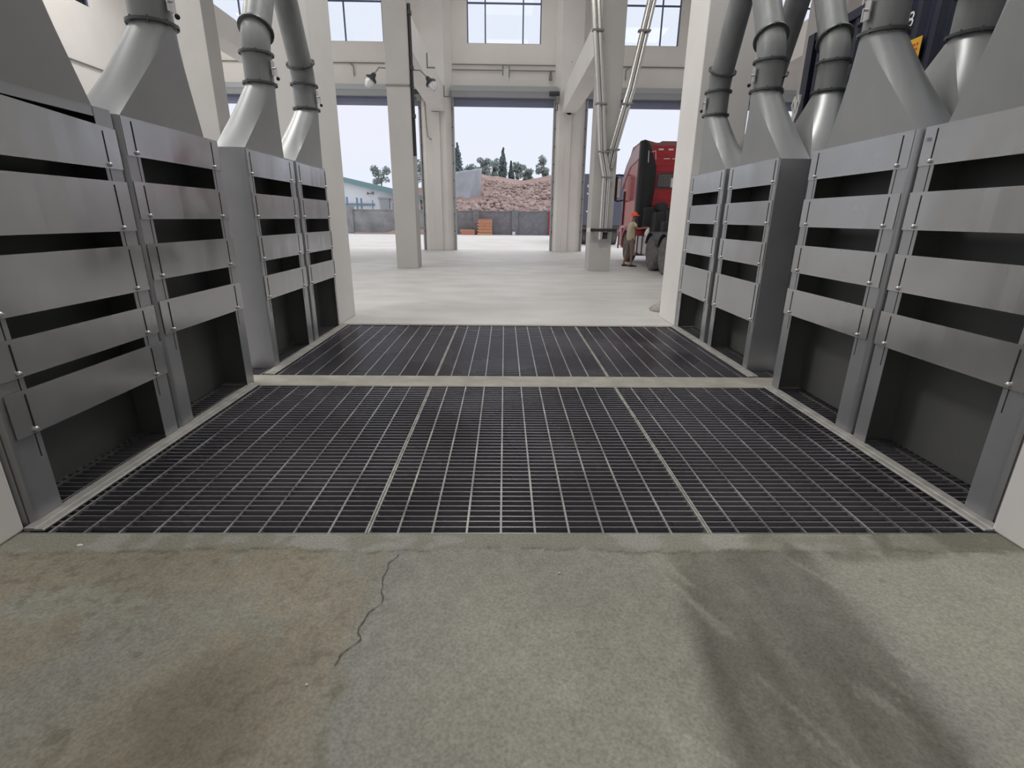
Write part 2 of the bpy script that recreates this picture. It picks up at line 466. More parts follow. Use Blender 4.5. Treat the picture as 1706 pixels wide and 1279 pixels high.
# crack across the near floor
def ribbon(pts, wdt, z, name, material, label):
    mb = MB(); L = []; R_ = []
    for i, p in enumerate(pts):
        wv = wdt * (0.4 + random.random())
        L.append((p[0] - wv / 2, p[1], z)); R_.append((p[0] + wv / 2, p[1], z))
    mb.add(L + R_, [(i, i + 1, len(L) + i + 1, len(L) + i) for i in range(len(L) - 1)])
    o = mb.build(name, material)
    tag(o, label, 'crack')
    return o
cp = []
x, dx = -0.487, 0.0
for i in range(76):
    t = i / 75
    dx = 0.8 * dx + random.uniform(-0.0035, 0.0035)
    x += dx + (-0.487 - 0.055 * t - x) * 0.08 + random.uniform(-0.0025, 0.0025)
    cp.append((x, 1.995 - 0.62 * t))
ribbon([(x, y) for x, y in cp], 0.0045, 0.0008, 'floor_crack', 'crack', 'thin dark crack running from the pit edge over the concrete floor')
# far grating threshold
for k, (cx, cy, s_) in enumerate(((0.25, 1.86, 0.006), (-2.05, 1.52, 0.007), (-0.66, 1.30, 0.006), (-2.02, 2.06, 0.018))):
    mb = MB()
    ang = [random.uniform(0.6, 1.2) for _ in range(7)]
    mb.rings([[(cx + s_ * a * math.cos(2 * math.pi * i / 7) * q, cy + 0.7 * s_ * a * math.sin(2 * math.pi * i / 7) * q, z) for i, a in enumerate(ang)] for q, z in ((1, -0.002), (0.8, 0.003))])
    o = mb.build('concrete_chip', 'chip')
    tag(o, ['tiny pale chip on the smooth grey middle of the floor', 'pale chip on the tan floor towards the white wall', 'small white chip beside the long floor crack', 'flat pale chip lying at the foot of the first grey hood'][k], 'chip', 'pale chips on the floor')

# ------------------------------------------------------------------ gratings
def grating(x0, x1, y0, y1, label, xlines):
    t = thing('floor_grating', label, 'grating', ((x0 + x1) / 2, (y0 + y1) / 2, -0.03), 'steel floor gratings over the pit')
    b = MB(); n = int(round((y1 - y0) / 0.0505)); zt = -0.004
    for i in range(n + 1):
        y = y0 + 0.008 + (y1 - y0 - 0.016) * i / n
        wob = random.uniform(-0.0015, 0.0015)
        b.box(x0 + 0.012, x1 - 0.012, y - 0.004 + wob, y + 0.004 + wob, zt - 0.025, zt)
    b.build('bearing_bars', 'bar', t)
    c = MB()
    for x in xlines:
        c.box(x - 0.0055, x + 0.0055, y0, y1, zt - 0.014, zt + 0.002)
    c.build('cross_bars', 'rod', t)
    for xa_ in (x0, x1 - 0.010):
        MB().box(xa_, xa_ + 0.010, y0, y1, zt - 0.034, zt + 0.003).build('edge_bar', 'edgebar', t)
    return t
S1, S2 = -0.683, 1.047
def lines(x0, x1):
    a = []; k = -20
    while k < 20:
        x = -0.012 + 0.1725 * k
        if x0 + 0.03 < x < x1 - 0.03: a.append(x)
        k += 1
    return a
for (ya, yb, nm) in ((Y0 + 0.004, Y1 - 0.004, 'touching the worn floor'), (Y2 + 0.004, Y3 - 0.004, 'beyond the concrete beam')):
    for (xa, xb, wh) in ((XL + 0.01, S1 - 0.002, 'steel floor grating under the five-plate hood row'), (S1 + 0.002, S2 - 0.002, 'middle steel floor grating between two pale seams'), (S2 + 0.002, XR - 0.01, 'steel floor grating under the container side hoods')):
        grating(xa, xb, ya, yb, wh + ', ' + nm, lines(xa, xb))

# kerb angles along the foot of the hoods
FX_L, FX_R = -2.37, 2.55
k = 4
for fx, s_ in ((FX_L, -1), (FX_R, 1)):
    for (ya, yb) in ((Y0 + 0.02, Y1 + 0.02), (Y2 - 0.0, Y3 + 0.0)):
        mb = MB()
        mb.prism([(fx + s_ * 0.012, 0.0), (fx - s_ * 0.085, 0.0), (fx - s_ * 0.085, 0.006), (fx - s_ * 0.078, 0.011), (fx - s_ * 0.045, 0.011), (fx - s_ * 0.040, 0.016), (fx + s_ * 0.012, 0.016)], 'y', ya, yb)
        struct('kerb', mb, 'kerb', 'pale steel kerb along the foot of the hoods'); k += 1

def text(body, size, loc, rot, material, parent, name='lettering', ex=0.001):
    fc = bpy.data.curves.new(name, 'FONT'); fc.body = body; fc.size = size; fc.extrude = ex
    fc.materials.append(M[material])
    o = bpy.data.objects.new(name, fc); C.objects.link(o)
    bpy.context.view_layer.update()
    me = bpy.data.meshes.new_from_object(o.evaluated_get(bpy.context.evaluated_depsgraph_get()))
    bpy.data.objects.remove(o)
    o = bpy.data.objects.new(name, me); C.objects.link(o); o.parent = parent
    if not me.materials: me.materials.append(M[material])
    o.location = Vector(loc) - world_loc(parent); o.rotation_euler = rot
    return o

# ------------------------------------------------------------------ extraction hoods
def hood(side, fx, y0, y1, oy0, oy1, H, plates, zopen, label, base=None, nb=1, rn=0.008, depth=0.275, lean=0.5, first=False, group='slatted dust extraction hoods', wedge=False, body=True, mark=False):
    """side -1: back of the hood towards -X; +1 towards +X"""
    s_ = side
    t = thing('extraction_hood', label, 'extraction hood', (fx + s_ * depth / 2, (y0 + y1) / 2, 0), group)
    xb = fx + s_ * depth
    r = 0.012
    zf = 0.0
    # body: C profile, rounded front corners
    prof = [(fx, oy0)]
    for i in range(9):
        a = math.pi / 2 * i / 8
        prof.append((fx + s_ * (rn - rn * math.cos(a)), y0 - rn * math.sin(a)))
    prof += [(xb, y0 - rn), (xb, y1)]
    for i in range(7):
        a = math.pi / 2 * (6 - i) / 6
        prof.append((fx + s_ * (r - r * math.cos(a)), y1 - r + r * math.sin(a)))
    prof.append((fx, oy1))
    b = MB()
    b.rings([[(p[0], p[1], z) for p in prof] for z in (zf, H)], cap=False, smooth=False, closed=False)
    # lid
    b.add([(p[0], p[1], H) for p in prof], [tuple(range(len(prof)))])
    body_o = b.build('body', 'hood', t, solid=0.004)
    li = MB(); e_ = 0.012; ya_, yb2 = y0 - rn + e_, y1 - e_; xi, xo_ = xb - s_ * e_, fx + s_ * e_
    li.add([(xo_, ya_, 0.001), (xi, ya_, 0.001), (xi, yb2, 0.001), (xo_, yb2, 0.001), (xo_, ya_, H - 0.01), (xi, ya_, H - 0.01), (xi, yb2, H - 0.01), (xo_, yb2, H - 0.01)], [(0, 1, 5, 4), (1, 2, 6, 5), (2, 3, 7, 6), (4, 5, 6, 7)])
    li.build('shade_liner', 'hood_shade', t)  # added dark sheet that deepens the shade behind the openings
    # lip hidden behind the plates joining both posts at the top
    ztop = plates[0][0]
    MB().box(fx + s_ * 0.001, fx + s_ * 0.005, oy0 - 0.01, oy1 + 0.01, 2.036 if len(plates) == 5 else ztop - 0.06, H).build('head_strip', 'hood', t)
    px0, px1 = fx - s_ * 0.0025, fx - s_ * 0.0055
    ya, yb_ = oy0 - 0.030, oy1 + 0.030
    for k_, pl in enumerate(plates):
        zt, zb = pl[0], pl[1]
        step = 0.0015 * k_
        p0, p1 = px0 - s_ * step, px1 - s_ * step
        zn = pl[2] if len(pl) > 2 else zt          # top edge at the near end may differ
        mb = MB()
        a0, a1 = y0 + 0.002, y1 - 0.002
        if k_ > 0: a0, a1 = y0 - 0.001, y1 + 0.001
        # subdivided plate so that it can bulge a little
        N = 12
        fr = []; bk = []
        for i in range(N + 1):
            y = a0 + (a1 - a0) * i / N
            bul = 0.003 * math.sin(math.pi * i / N) * random.uniform(0.2, 1.0)
            zz = zn + (zt - zn) * i / N
            fr.append((p1 - s_ * bul, y, zb, zz)); bk.append((p0, y))
        V = []
        for (x, y, z0, z1) in fr: V += [(x, y, z0), (x, y, z1)]
        for (x, y) in bk: V += [(x, y, zb), (x, y, zn + (zt - zn) * (y - a0) / (a1 - a0))]
        n2 = 2 * (N + 1)
        Fs = []
        for i in range(N):
            a = 2 * i
            Fs += [(a, a + 2, a + 3, a + 1), (n2 + a, n2 + a + 1, n2 + a + 3, n2 + a + 2), (a + 1, a + 3, n2 + a + 3, n2 + a + 1), (a, n2 + a, n2 + a + 2, a + 2)]
        Fs += [(0, 1, n2 + 1, n2), (2 * N, n2 + 2 * N, n2 + 2 * N + 1, 2 * N + 1)]
        mb.add(V, Fs)
        po = mb.build('shutter_plate', 'plate', t)
        for yy in (ya, yb_):
            MB().box(p1 - s_ * 0.0035, p1 + s_ * 0.001, yy - 0.003, yy + 0.003, zb + 0.02, zt - 0.02).build('slot', 'slot', po)
            bt = MB().ball((p1 - s_ * 0.008, yy, zb + 0.022), 0.0125, 8, (0.9, 1, 1))
            bt.cyl((p1 + s_ * 0.002, yy, zb + 0.022), (p1 - s_ * 0.006, yy, zb + 0.022), 0.015, 6)
            bt.build('bolt', 'bolt', po)
    # slots in the frame between the plates
    for k_ in range(len(plates)):
        zb = plates[k_][1]; zn_ = plates[k_ + 1][0] if k_ + 1 < len(plates) else zb - 0.13
        for yy in (ya, yb_):
            MB().box(fx - s_ * 0.003, fx + s_ * 0.001, yy - 0.003, yy + 0.003, zn_, zb).build('slot', 'slot', body_o)
    # funnel: rectangle to circle
    if base is None: base = (y0, y0 + 0.92)
    cy = (base[0] + base[1]) / 2; cx = fx + s_ * 0.03 * nb - (0.0); rr = 0.128; zn = 2.685
    cx = (-2.34 if s_ < 0 else 2.52) if nb == 1 else nb
    corners = [(fx + s_ * 0.002, base[0]), (fx + s_ * 0.002, base[1]), (xb, base[1]), (xb, base[0])]
    # flat front and back triangles, ruled near and far sides with a sharp fold between them
    mb = MB(); nq = 26
    xf_, xk = fx + s_ * 0.002, xb
    apF, apB = (cx - s_ * rr, cy, zn), (cx + s_ * rr, cy, zn)
    hw_ = 0.035
    for yb2, sg in ((base[0], -1), (base[1], 1)):
        lo, hi = [], []
        for i in range(nq + 1):
            u = i / nq; th = math.pi * u
            lo.append((xf_ + (xk - xf_) * u, yb2, H)); hi.append((cx - s_ * rr * math.cos(th), cy + sg * rr * math.sin(th), zn))
        rows = [[tuple(Vector(lo[i]).lerp(Vector(hi[i]), v / 6)) for i in range(nq + 1)] for v in range(7)]
        mb.rings(rows, cap=False, smooth=True, closed=False)
    mb.add([(xf_, base[0], H), (xf_, base[1], H), apF], [(0, 1, 2)])
    mb.add([(xk, base[0], H), (xk, base[1], H), apB], [(0, 2, 1)])
    fo = mb.build('funnel', 'funnel', t)
    # damper pipe, elbow, leaning duct
    def flange(pt, d, rad, par, bolts=True):
        d = Vector(d).normalized(); p = Vector(pt)
        f = MB()
        f.cyl(p - d * 0.009, p + d * 0.009, rad + 0.026, 28)
        u = d.orthogonal().normalized(); v = d.cross(u)
        for i in range(8):
            a = 2 * math.pi * (i + 0.5) / 8
            c_ = p + (u * math.cos(a) + v * math.sin(a)) * (rad + 0.016)
            f.cyl(c_ - d * 0.018, c_ + d * 0.018, 0.007, 6)
        f.build('flange', 'ring', par)
    cz0, cz1, cz2 = zn, 2.94, 3.15
    ld = Vector((0, lean, 1)).normalized()
    d0 = MB().tube([(cx, cy, cz0), (cx, cy, cz1)], rr, 28)
    dp = d0.build('damper_pipe', 'pipe', t)
    flange((cx, cy, cz0 + 0.006), (0, 0, 1), rr, t); flange((cx, cy, cz1), (0, 0, 1), rr, t)
    # damper quadrant handle on the aisle side / flank
    hm = MB()
    hx, hy = (cx - s_ * (rr + 0.02), cy - 0.02)
    hm.box(hx - 0.004, hx + 0.004, hy - 0.03, hy + 0.03, 2.76, 2.88)
    hm.cyl((cx - s_ * rr, hy, 2.82), (hx - s_ * 0.03, hy, 2.82), 0.009, 8)
    hm.box(hx - s_ * 0.028 - 0.003, hx - s_ * 0.028 + 0.003, hy - 0.006, hy + 0.006, 2.74, 2.83)
    hn = hm.build('damper_handle', 'bolt', t)
    MB().ball((hx - s_ * 0.035, hy, 2.735), 0.017, 8).add([], []).build('knob', 'black', hn)
    # elbow
    pts = [(cx, cy, cz1 + 0.006)]
    for i in range(1, 5):
        a = i / 4
        pts.append((cx, cy + lean * 0.105 * a * a, cz1 + (cz2 - cz1) * a))
    MB().tube(pts, rr, 28).build('elbow', 'pipe', t)
    pe = Vector(pts[-1])
    flange(pe, ld + Vector((0, lean * 0.35, 0)), rr + 0.004, t)
    top = pe + ld * 0.83
    MB().tube([pe, top], rr * 0.98, 28).build('duct', 'pipe', t)
    flange(top, ld, rr, t)
    end = top + Vector((0, lean * 0.25, 0.55))
    MB().tube([top, top + Vector((0, lean * 0.12, 0.2)), end], rr * 0.98, 28).build('duct', 'pipe', t)
    if mark:
        text('OB', 0.028, (fx - s_ * 0.012, y1 - 0.02, 1.965), (math.radians(90), 0, math.radians(-90)), 'ring', t, ex=0.0003)
    return t

P4 = [(2.078, 1.852), (1.700, 1.472), (1.315, 1.080), (0.938, 0.705)]
P4r = [(2.048, 1.828), (1.678, 1.455), (1.305, 1.075), (0.934, 0.710)]
P4low = [(2.062, 1.832), (1.688, 1.458), (1.302, 1.072), (0.905, 0.515)]
P5 = [(1.985, 1.760, 2.052), (1.690, 1.400), (1.312, 1.028), (0.925, 0.738), (0.675, 0.450)]
# row with its back to the open hall
hood(-1, FX_L, 2.262, 3.405, 2.392, 3.262, 2.088, P5, 0.45, 'grey extraction hood with five shutter plates, a thin wedge gap at its top', base=(2.30, 3.265), lean=0.5, rn=0.06)
hood(-1, FX_L, 3.470, 4.570, 3.588, 4.435, 2.078, P4, 0.70, 'grey extraction hood between the five-plate hood and the gap at the concrete beam', base=(3.478, 4.392), lean=-0.5, rn=0.03)
hood(-1, FX_L, 5.045, 6.130, 5.135, 5.982, 2.090, P4, 0.70, 'grey extraction hood just past the concrete beam, tan duct leaning away above', base=(5.05, 5.905), lean=0.55)
hood(-1, FX_L, 6.205, 7.180, 6.310, 7.118, 2.092, P4, 0.68, 'narrow grey extraction hood against the white pillar, facing away from the container', base=(6.21, 7.11), lean=-0.48)
# row with its back to the blue container
hood(1, FX_R, 2.285, 3.330, 2.392, 3.205, 2.045, P4r, 0.70, 'grey extraction hood with small dark letters on its post, beside a near white pillar', base=(2.29, 3.185), lean=0.5, rn=0.06, mark=True)
hood(1, FX_R, 3.415, 4.510, 3.535, 4.385, 2.048, P4r, 0.70, 'grey extraction hood in front of the yellow container sticker', base=(3.42, 4.345), lean=-0.5, rn=0.035)
hood(1, FX_R, 5.045, 6.120, 5.130, 6.000, 2.050, P4low, 0.515, 'grey extraction hood past the beam with wrinkled second plate and deep bottom plate', base=(5.03, 5.905), lean=0.55)
hood(1, FX_R, 6.255, 7.345, 6.370, 7.235, 2.068, P4low, 0.515, 'grey extraction hood against the white pillar nearest the red truck', base=(6.26, 7.13), lean=-0.48)
# second row, back to back with it, serving the container lane
for (ya, yb, lb, ln, bs) in ((3.415, 4.51, 'back-to-back grey hood facing the container beside its warning sticker', -0.5, (3.42, 4.345)),
                         (5.045, 6.12, 'back-to-back grey hood facing the container, tan duct leaning away', 0.55, (5.03, 5.905)),
                         (6.255, 7.345, 'back-to-back grey hood facing the far end of the container', -0.48, (6.26, 7.13))):
    hood(-1, 3.105, ya, yb, ya + 0.1, yb - 0.1, 2.05, P4r, 0.7, lb, base=bs, lean=ln, nb=3.13)

# ------------------------------------------------------------------ pillars, columns, beams, walls
def wall_grid(u0, u1, z0, z1, openings, emit):
    us = sorted({u0, u1, *[o[0] for o in openings], *[o[1] for o in openings]})
    zs = sorted({z0, z1, *[o[2] for o in openings], *[o[3] for o in openings]})
    for i in range(len(us) - 1):
        for j in range(len(zs) - 1):
            cu, cz = (us[i] + us[i + 1]) / 2, (zs[j] + zs[j + 1]) / 2
            if any(o[0] < cu < o[1] and o[2] < cz < o[3] for o in openings): continue
            emit(us[i], us[i + 1], zs[j], zs[j + 1])
BAYS = [-12.28, -6.165, -0.07, 5.985, 12.1]
door_op = [(c - 2.31, c + 2.31, -0.1, 6.62) for c in BAYS]
win_op = [(c - 1.615, c + 1.615, 8.75, 11.3) for c in BAYS]
for nm, ya in (('wall_far', HALL_Y1 + 0.02), ('wall_back', HALL_Y0 - 0.3)):
    mb = MB()
    wall_grid(-HALL_X, HALL_X, 0, HALL_Z, (door_op if nm == 'wall_far' else []) + win_op, lambda a, b, c, d: mb.box(a, b, ya, ya + 0.3, c, d))
    struct(nm, mb, 'wall')
for nm, xa in (('wall_left', -HALL_X - 0.3), ('wall_right', HALL_X)):
    mb = MB()
    ops = [(c - 1.7, c + 1.7, 8.75, 11.3) for c in (-6, 0.2, 6.4, 12.6, 20.65)]
    if nm == 'wall_left': ops += [(c - 2.6, c + 2.6, -0.1, 6.3) for c in (-5.5, 0.2, 5.9, 11.6)]  # unseen openings, widened for more light from the left
    else: ops += [(c - 2.3, c + 2.3, -0.1, 6.3) for c in (0.2, 12.6)]  # unseen openings put in to let light into the hall
    wall_grid(HALL_Y0, HALL_Y1, 0, HALL_Z, ops, lambda a, b, c, d: mb.box(xa, xa + 0.3, a, b, c, d))
    struct(nm, mb, 'wall_light')
    for kk, c in enumerate((-6, 0.2, 6.4, 12.6, 20.65)):
        fr = MB()
        for yy in (c - 1.68, c - 0.85, c + 0.85, c + 1.68): fr.box(xa + 0.12, xa + 0.17, yy - 0.025, yy + 0.025, 8.75, 11.3)
        for zz in (8.775, 10.28, 11.275): fr.box(xa + 0.12, xa + 0.17, c - 1.7, c + 1.7, zz - 0.025, zz + 0.025)
        wo = struct('window_%d' % (20 + kk + (10 if xa > 0 else 0)), fr, 'trimdark')
        MB().box(xa + 0.14, xa + 0.15, c - 1.7, c + 1.7, 8.75, 11.3).build('pane', 'glass', wo)
# ceiling with unseen skylight strips added to brighten the hall
mb = MB()
sky = [(-11.5, -10.0), (-0.8, 0.8), (10.0, 11.5)]
xs_ = [-HALL_X] + [v for s_ in sky for v in s_] + [HALL_X]
for i in range(0, len(xs_), 2):
    mb.box(xs_[i], xs_[i + 1], HALL_Y0, HALL_Y1, HALL_Z, HALL_Z + 0.2)
struct('ceiling', mb, 'ceil')
for i, (a, b) in enumerate(sky):
    so = struct('window_%d' % (40 + i), MB().box(a, b, HALL_Y0, HALL_Y1, HALL_Z + 0.08, HALL_Z + 0.1), 'glass')

# far wall windows and doors
n = 0
for nm, ya, sg in (('far', HALL_Y1 + 0.02, 1), ('back', HALL_Y0 - 0.3, -1)):
    for c in BAYS:
        n += 1
        fr = MB(); y = ya + 0.14
        for xx in (c - 1.60, c - 0.825, c + 0.825, c + 1.60):
            fr.box(xx - 0.03, xx + 0.03, y, y + 0.06, 8.75, 11.3)
        for zz in (8.77, 10.29, 11.28):
            fr.box(c - 1.615, c + 1.615, y + 0.002, y + 0.058, zz - 0.03, zz + 0.03)
        wo = struct('window_%d' % n, fr, 'trimdark')
        MB().box(c - 1.60, c + 1.60, y + 0.025, y + 0.035, 8.76, 11.29).build('pane', 'glass', wo)
        if sg > 0:
            # roller shutter, rolled up: box, guide rails, end of the curtain
            bx = MB()
            bx.box(c - 2.36, c + 2.36, HALL_Y1 - 0.42, HALL_Y1 + 0.02, 6.82, 7.03)
            bx.prism([(HALL_Y1 - 0.40, 6.82), (HALL_Y1 - 0.32, 6.60), (HALL_Y1 + 0.02, 6.60), (HALL_Y1 + 0.02, 6.82)], 'x', c - 2.34, c + 2.34)
            d = struct('door_%d' % n, bx, 'shutter', 'rolled-up roller shutter over a tall doorway')
            cu = MB()
            for j in range(5):
                cu.box(c - 2.28, c + 2.28, HALL_Y1 - 0.10 + 0.006 * (j % 2), HALL_Y1 - 0.03, 6.26 + j * 0.07, 6.26 + j * 0.07 + 0.066)
            cu.build('shutter_curtain', 'shutterdark', d)
            for sx in (-1, 1):
                gr = MB().box(c + sx * 2.31, c + sx * 2.25, HALL_Y1 - 0.16, HALL_Y1 + 0.02, 0, 6.6)
                gr.build('guide_rail', 'shutter', d)
                bo = MB()
                for j in range(8): bo.cyl((c + sx * 2.33, HALL_Y1 - 0.16, 0.9 + j * 0.75), (c + sx * 2.33, HALL_Y1 - 0.19, 0.9 + j * 0.75), 0.025, 8)
                bo.build('bolt', 'darkmetal', d)
# pilasters between the far doors
for i, c in enumerate([(BAYS[j] + BAYS[j + 1]) / 2 for j in range(4)]):
    mb = MB()
    hw = 0.735
    mb.prism([(c - hw, HALL_Y1 + 0.02), (c - hw, HALL_Y1 - 0.02), (c - 0.52, HALL_Y1 - 0.34), (c + 0.42, HALL_Y1 - 0.34), (c + hw, HALL_Y1 - 0.02), (c + hw, HALL_Y1 + 0.02)], 'z', 0, HALL_Z)
    struct('pillar', mb, 'wall_light', 'white pilaster between the roller doors')
# free-standing columns and the beams tying them to the far wall
def colm(x0, x1, y0, y1, z1=HALL_Z, m_='column', lb=None):
    return struct('column', MB().box(x0, x1, y0, y1, 0, z1), m_, lb, bevel=0.012)
colm(-3.315, -2.665, 15.9, 16.62)
colm(2.545, 3.200, 15.62, 16.35)
colm(-8.90, -8.10, 15.9, 16.62)
colm(8.45, 9.1, 15.7, 16.4)
for x0, x1 in ((-3.30, -2.68), (2.56, 3.19)):
    struct('beam', MB().box(x0, x1, 16.35 if x0 > 0 else 16.62, HALL_Y1 - 0.0, 6.0, 6.90), 'wall_light', bevel=0.01)
struct('beam', MB().box(-8.85, -8.15, 16.62, HALL_Y1, 6.35, 7.1), 'wall_light', bevel=0.01)
struct('beam', MB().box(8.47, 9.05, 16.4, HALL_Y1, 6.0, 6.9), 'wall_light', bevel=0.01)
# passage pillars beside the hoods
struct('pillar', MB().box(-3.10, -2.40, 7.20, 8.08, 0, HALL_Z), 'wall_light', bevel=0.012)
struct('pillar', MB().box(2.53, 3.20, 7.365, 8.12, 0, HALL_Z), 'wall_light', bevel=0.012)
struct('pillar', MB().box(-3.10, -2.385, 1.15, 2.185, 0, HALL_Z), 'wall_light', bevel=0.012)
struct('pillar', MB().box(2.515, 3.20, 1.15, 2.19, 0, HALL_Z), 'wall_light', bevel=0.012)
# drop wall between the passage and the container lane stays open

# ------------------------------------------------------------------ conduits, lamps, tubes
def conduit(paths, r, label, name='conduit', material='conduit', group='thin conduits on the far wall'):
    mb = MB()
    for p in paths: mb.tube(p, r, 8)
    o = mb.build(name, material)
    tag(o, label, 'conduit', group)
    return o
yw = HALL_Y1 - 0.04
conduit([[(-2.36, yw, 7.93), (2.2, yw, 7.93)], [(-2.36, yw, 7.72), (-0.15, yw, 7.72)], [(0.16, yw, 7.72), (2.2, yw, 7.72)], [(-0.12, yw, 7.93), (-0.12, yw - 0.05, 7.5)], [(0.16, yw, 7.93), (0.16, yw - 0.05, 7.45)]], 0.022, 'thin grey conduit above the centre roller door with two short drops')
conduit([[(-8.4, yw, 7.93), (-3.9, yw, 7.93)], [(-6.85, yw, 7.93), (-6.7, yw, 7.78), (-6.7, yw, 7.42)]], 0.022, 'thin grey conduit with one hook over the door beside the white shed view')
conduit([[(3.72, yw, 7.93), (8.25, yw, 7.93)], [(5.5, yw, 7.93), (5.35, yw, 7.8), (5.35, yw, 7.4)], [(5.8, yw, 7.93), (5.62, yw, 7.75), (5.62, yw, 7.3)]], 0.022, 'thin grey conduit with two hooks over the door by the red truck')
conduit([[(-14.2, yw, 7.93), (-9.9, yw, 7.93)], [(-12.75, yw, 7.93), (-12.55, yw, 7.8), (-12.55, yw, 7.45)]], 0.022, 'thin grey conduit with one hook over the doorway beyond the first hood')
conduit([[(-HALL_X + 0.04, 12.0, 6.70), (-HALL_X + 0.04, 25.0, 6.70)]], 0.03, 'long thin conduit on the bare side wall behind the funnels', group=None)
# trunking on the pilasters
t_ = MB().box(-3.32, -2.95, HALL_Y1 - 0.44, HALL_Y1 - 0.345, 0.0, 5.98)
tag(t_.build('cable_trunking', 'trunking', bevel=0.01), 'flat white cable trunking running up the pilaster by the wall box', 'trunking')
t_ = MB().box(2.72, 2.98, HALL_Y1 - 0.43, HALL_Y1 - 0.34, 0.0, 6.05)
t_.cyl((2.85, HALL_Y1 - 0.43, 6.05), (2.85, HALL_Y1 - 0.34, 6.05), 0.13, 16)
tag(t_.build('cable_trunking', 'trunking', bevel=0.01), 'white round-topped cable trunking on the pilaster beside the stainless tubes', 'trunking')
cb = MB().tube([(-3.62, HALL_Y1 - 0.36, 7.0), (-3.55, HALL_Y1 - 0.36, 5.4), (-3.52, HALL_Y1 - 0.36, 5.0), (-3.40, HALL_Y1 - 0.37, 4.86), (-3.27, HALL_Y1 - 0.37, 4.95), (-3.25, HALL_Y1 - 0.37, 5.2), (-3.28, HALL_Y1 - 0.36, 6.0)], 0.015, 6)
tag(cb.build('hanging_cable', 'conduit'), 'looped grey cable hanging on the pilaster', 'cable')
cb = MB().tube([(2.35, yw, 7.3), (2.35, yw, 8.0), (2.55, yw - .1, 8.25), (2.8, yw - .2, 8.2), (2.9, yw - .3, 8.0), (2.72, yw - .1, 7.75), (2.72, yw - .1, 6.4)], 0.018, 6)
tag(cb.build('hanging_cable', 'conduit'), 'curved cable from the wall box to the beam by the centre door', 'cable')
# shutter motors
for (mx, lb) in ((-3.95, 'dark shutter motor at the top corner of the door behind the lamp column'), (2.18, 'dark shutter motor at the centre door top beside the wall box')):
    t = thing('shutter_motor', lb, 'motor', (mx, HALL_Y1 - 0.5, 6.6), 'roller shutter motors')
    MB().cyl((mx - 0.25, HALL_Y1 - 0.55, 6.72), (mx + 0.2, HALL_Y1 - 0.55, 6.72), 0.10, 14).build('housing', 'darkmetal', t)
    MB().box(mx + 0.05, mx + 0.2, HALL_Y1 - 0.66, HALL_Y1 - 0.38, 6.35, 6.62).build('gearbox', 'conduit', t)
    MB().tube([(mx + 0.12, HALL_Y1 - 0.6, 6.35), (mx + 0.12, HALL_Y1 - 0.6, 6.05)], 0.02, 6).build('chain', 'darkmetal', t)
t_ = thing('siren_lamp', 'small red and white warning horn on the far wall above the centre door', 'horn', (2.0, yw, 7.35))
MB().box(1.93, 2.07, yw - 0.12, yw, 7.35, 7.55).build('horn', 'conduit', t_)
MB().cyl((2.0, yw - 0.08, 7.55), (2.0, yw - 0.08, 7.68), 0.05, 10).build('lamp_cap', 'redroof', t_)

# clamp band and dark pipe on the lamp column
cl = MB()
cl.box(-3.335, -2.645, 15.88, 15.898, 4.96, 5.01); cl.box(-2.663, -2.645, 15.88, 16.3, 4.96, 5.01)
tag(cl.build('clamp_band', 'conduit'), 'thin steel band clamped round the lamp column', 'band')
dp_ = MB().tube([(-2.62, 16.05, 6.95), (-2.62, 16.05, 3.2)], 0.045, 10)
for z in (6.7, 5.4, 4.2): dp_.box(-2.67, -2.56, 15.99, 16.11, z, z + 0.09)
tag(dp_.build('cable_pipe', 'darkmetal'), 'dark vertical cable pipe on the side of the lamp column', 'pipe')
def lamp(base, elbow, head, dirn, lb):
    t = thing('flameproof_lamp', lb, 'lamp', base, 'flameproof lamps on the column')
    MB().tube([base, elbow, head], 0.018, 8).build('arm', 'conduit', t)
    d = Vector(dirn).normalized(); h = Vector(head)
    mb = MB(); mb.tube([h, h + d * 0.10, h + d * 0.16, h + d * 0.20], [0.05, 0.08, 0.155, 0.16], 16)
    mb.build('housing', 'darkmetal', t)
    mb = MB(); mb.tube([h + d * 0.20, h + d * 0.30, h + d * 0.38, h + d * 0.42], [0.115, 0.12, 0.09, 0.03], 16)
    mb.build('glass_globe', 'lampglass', t)
    u = d.orthogonal().normalized(); v = d.cross(u)
    mb = MB()
    for i in range(6):
        a = 2 * math.pi * i / 6; e = u * math.cos(a) + v * math.sin(a)
        mb.tube([h + d * 0.20 + e * 0.13, h + d * 0.32 + e * 0.135, h + d * 0.44 + e * 0.03], 0.005, 5)
    mb.build('wire_guard', 'bolt', t)
lamp((-3.315, 16.0, 5.42), (-3.50, 15.95, 5.42), (-3.62, 15.92, 5.27), (-0.7, -0.1, -1), 'flameproof lamp on a short arm over the bright doorway')
lamp((-2.665, 16.25, 5.45), (-2.42, 16.3, 5.45), (-2.24, 16.35, 5.30), (0.7, -0.1, -1), 'flameproof lamp on a short arm in front of the beam')
pb_ = thing('pull_switch', 'small dark switch box on the pilaster under the lamp', 'switch', (-3.7, HALL_Y1 - 0.4, 6.9))
MB().box(-3.78, -3.55, HALL_Y1 - 0.45, HALL_Y1 - 0.34, 6.85, 7.05).build('switch_box', 'conduit', pb_)
# brackets on the beam
for (by, bz, lb) in ((19.6, 6.35, 'thin L bracket on the beam closer to the lamp column'), (24.6, 6.5, 'thin L bracket on the beam close to the far wall')):
    mb = MB().box(-2.675, -2.64, by, by + 0.04, bz, bz + 0.42); mb.box(-2.675, -2.40, by, by + 0.04, bz - 0.03, bz + 0.01)
    tag(mb.build('wall_bracket', 'conduit'), lb, 'bracket', 'thin L brackets on the beam')

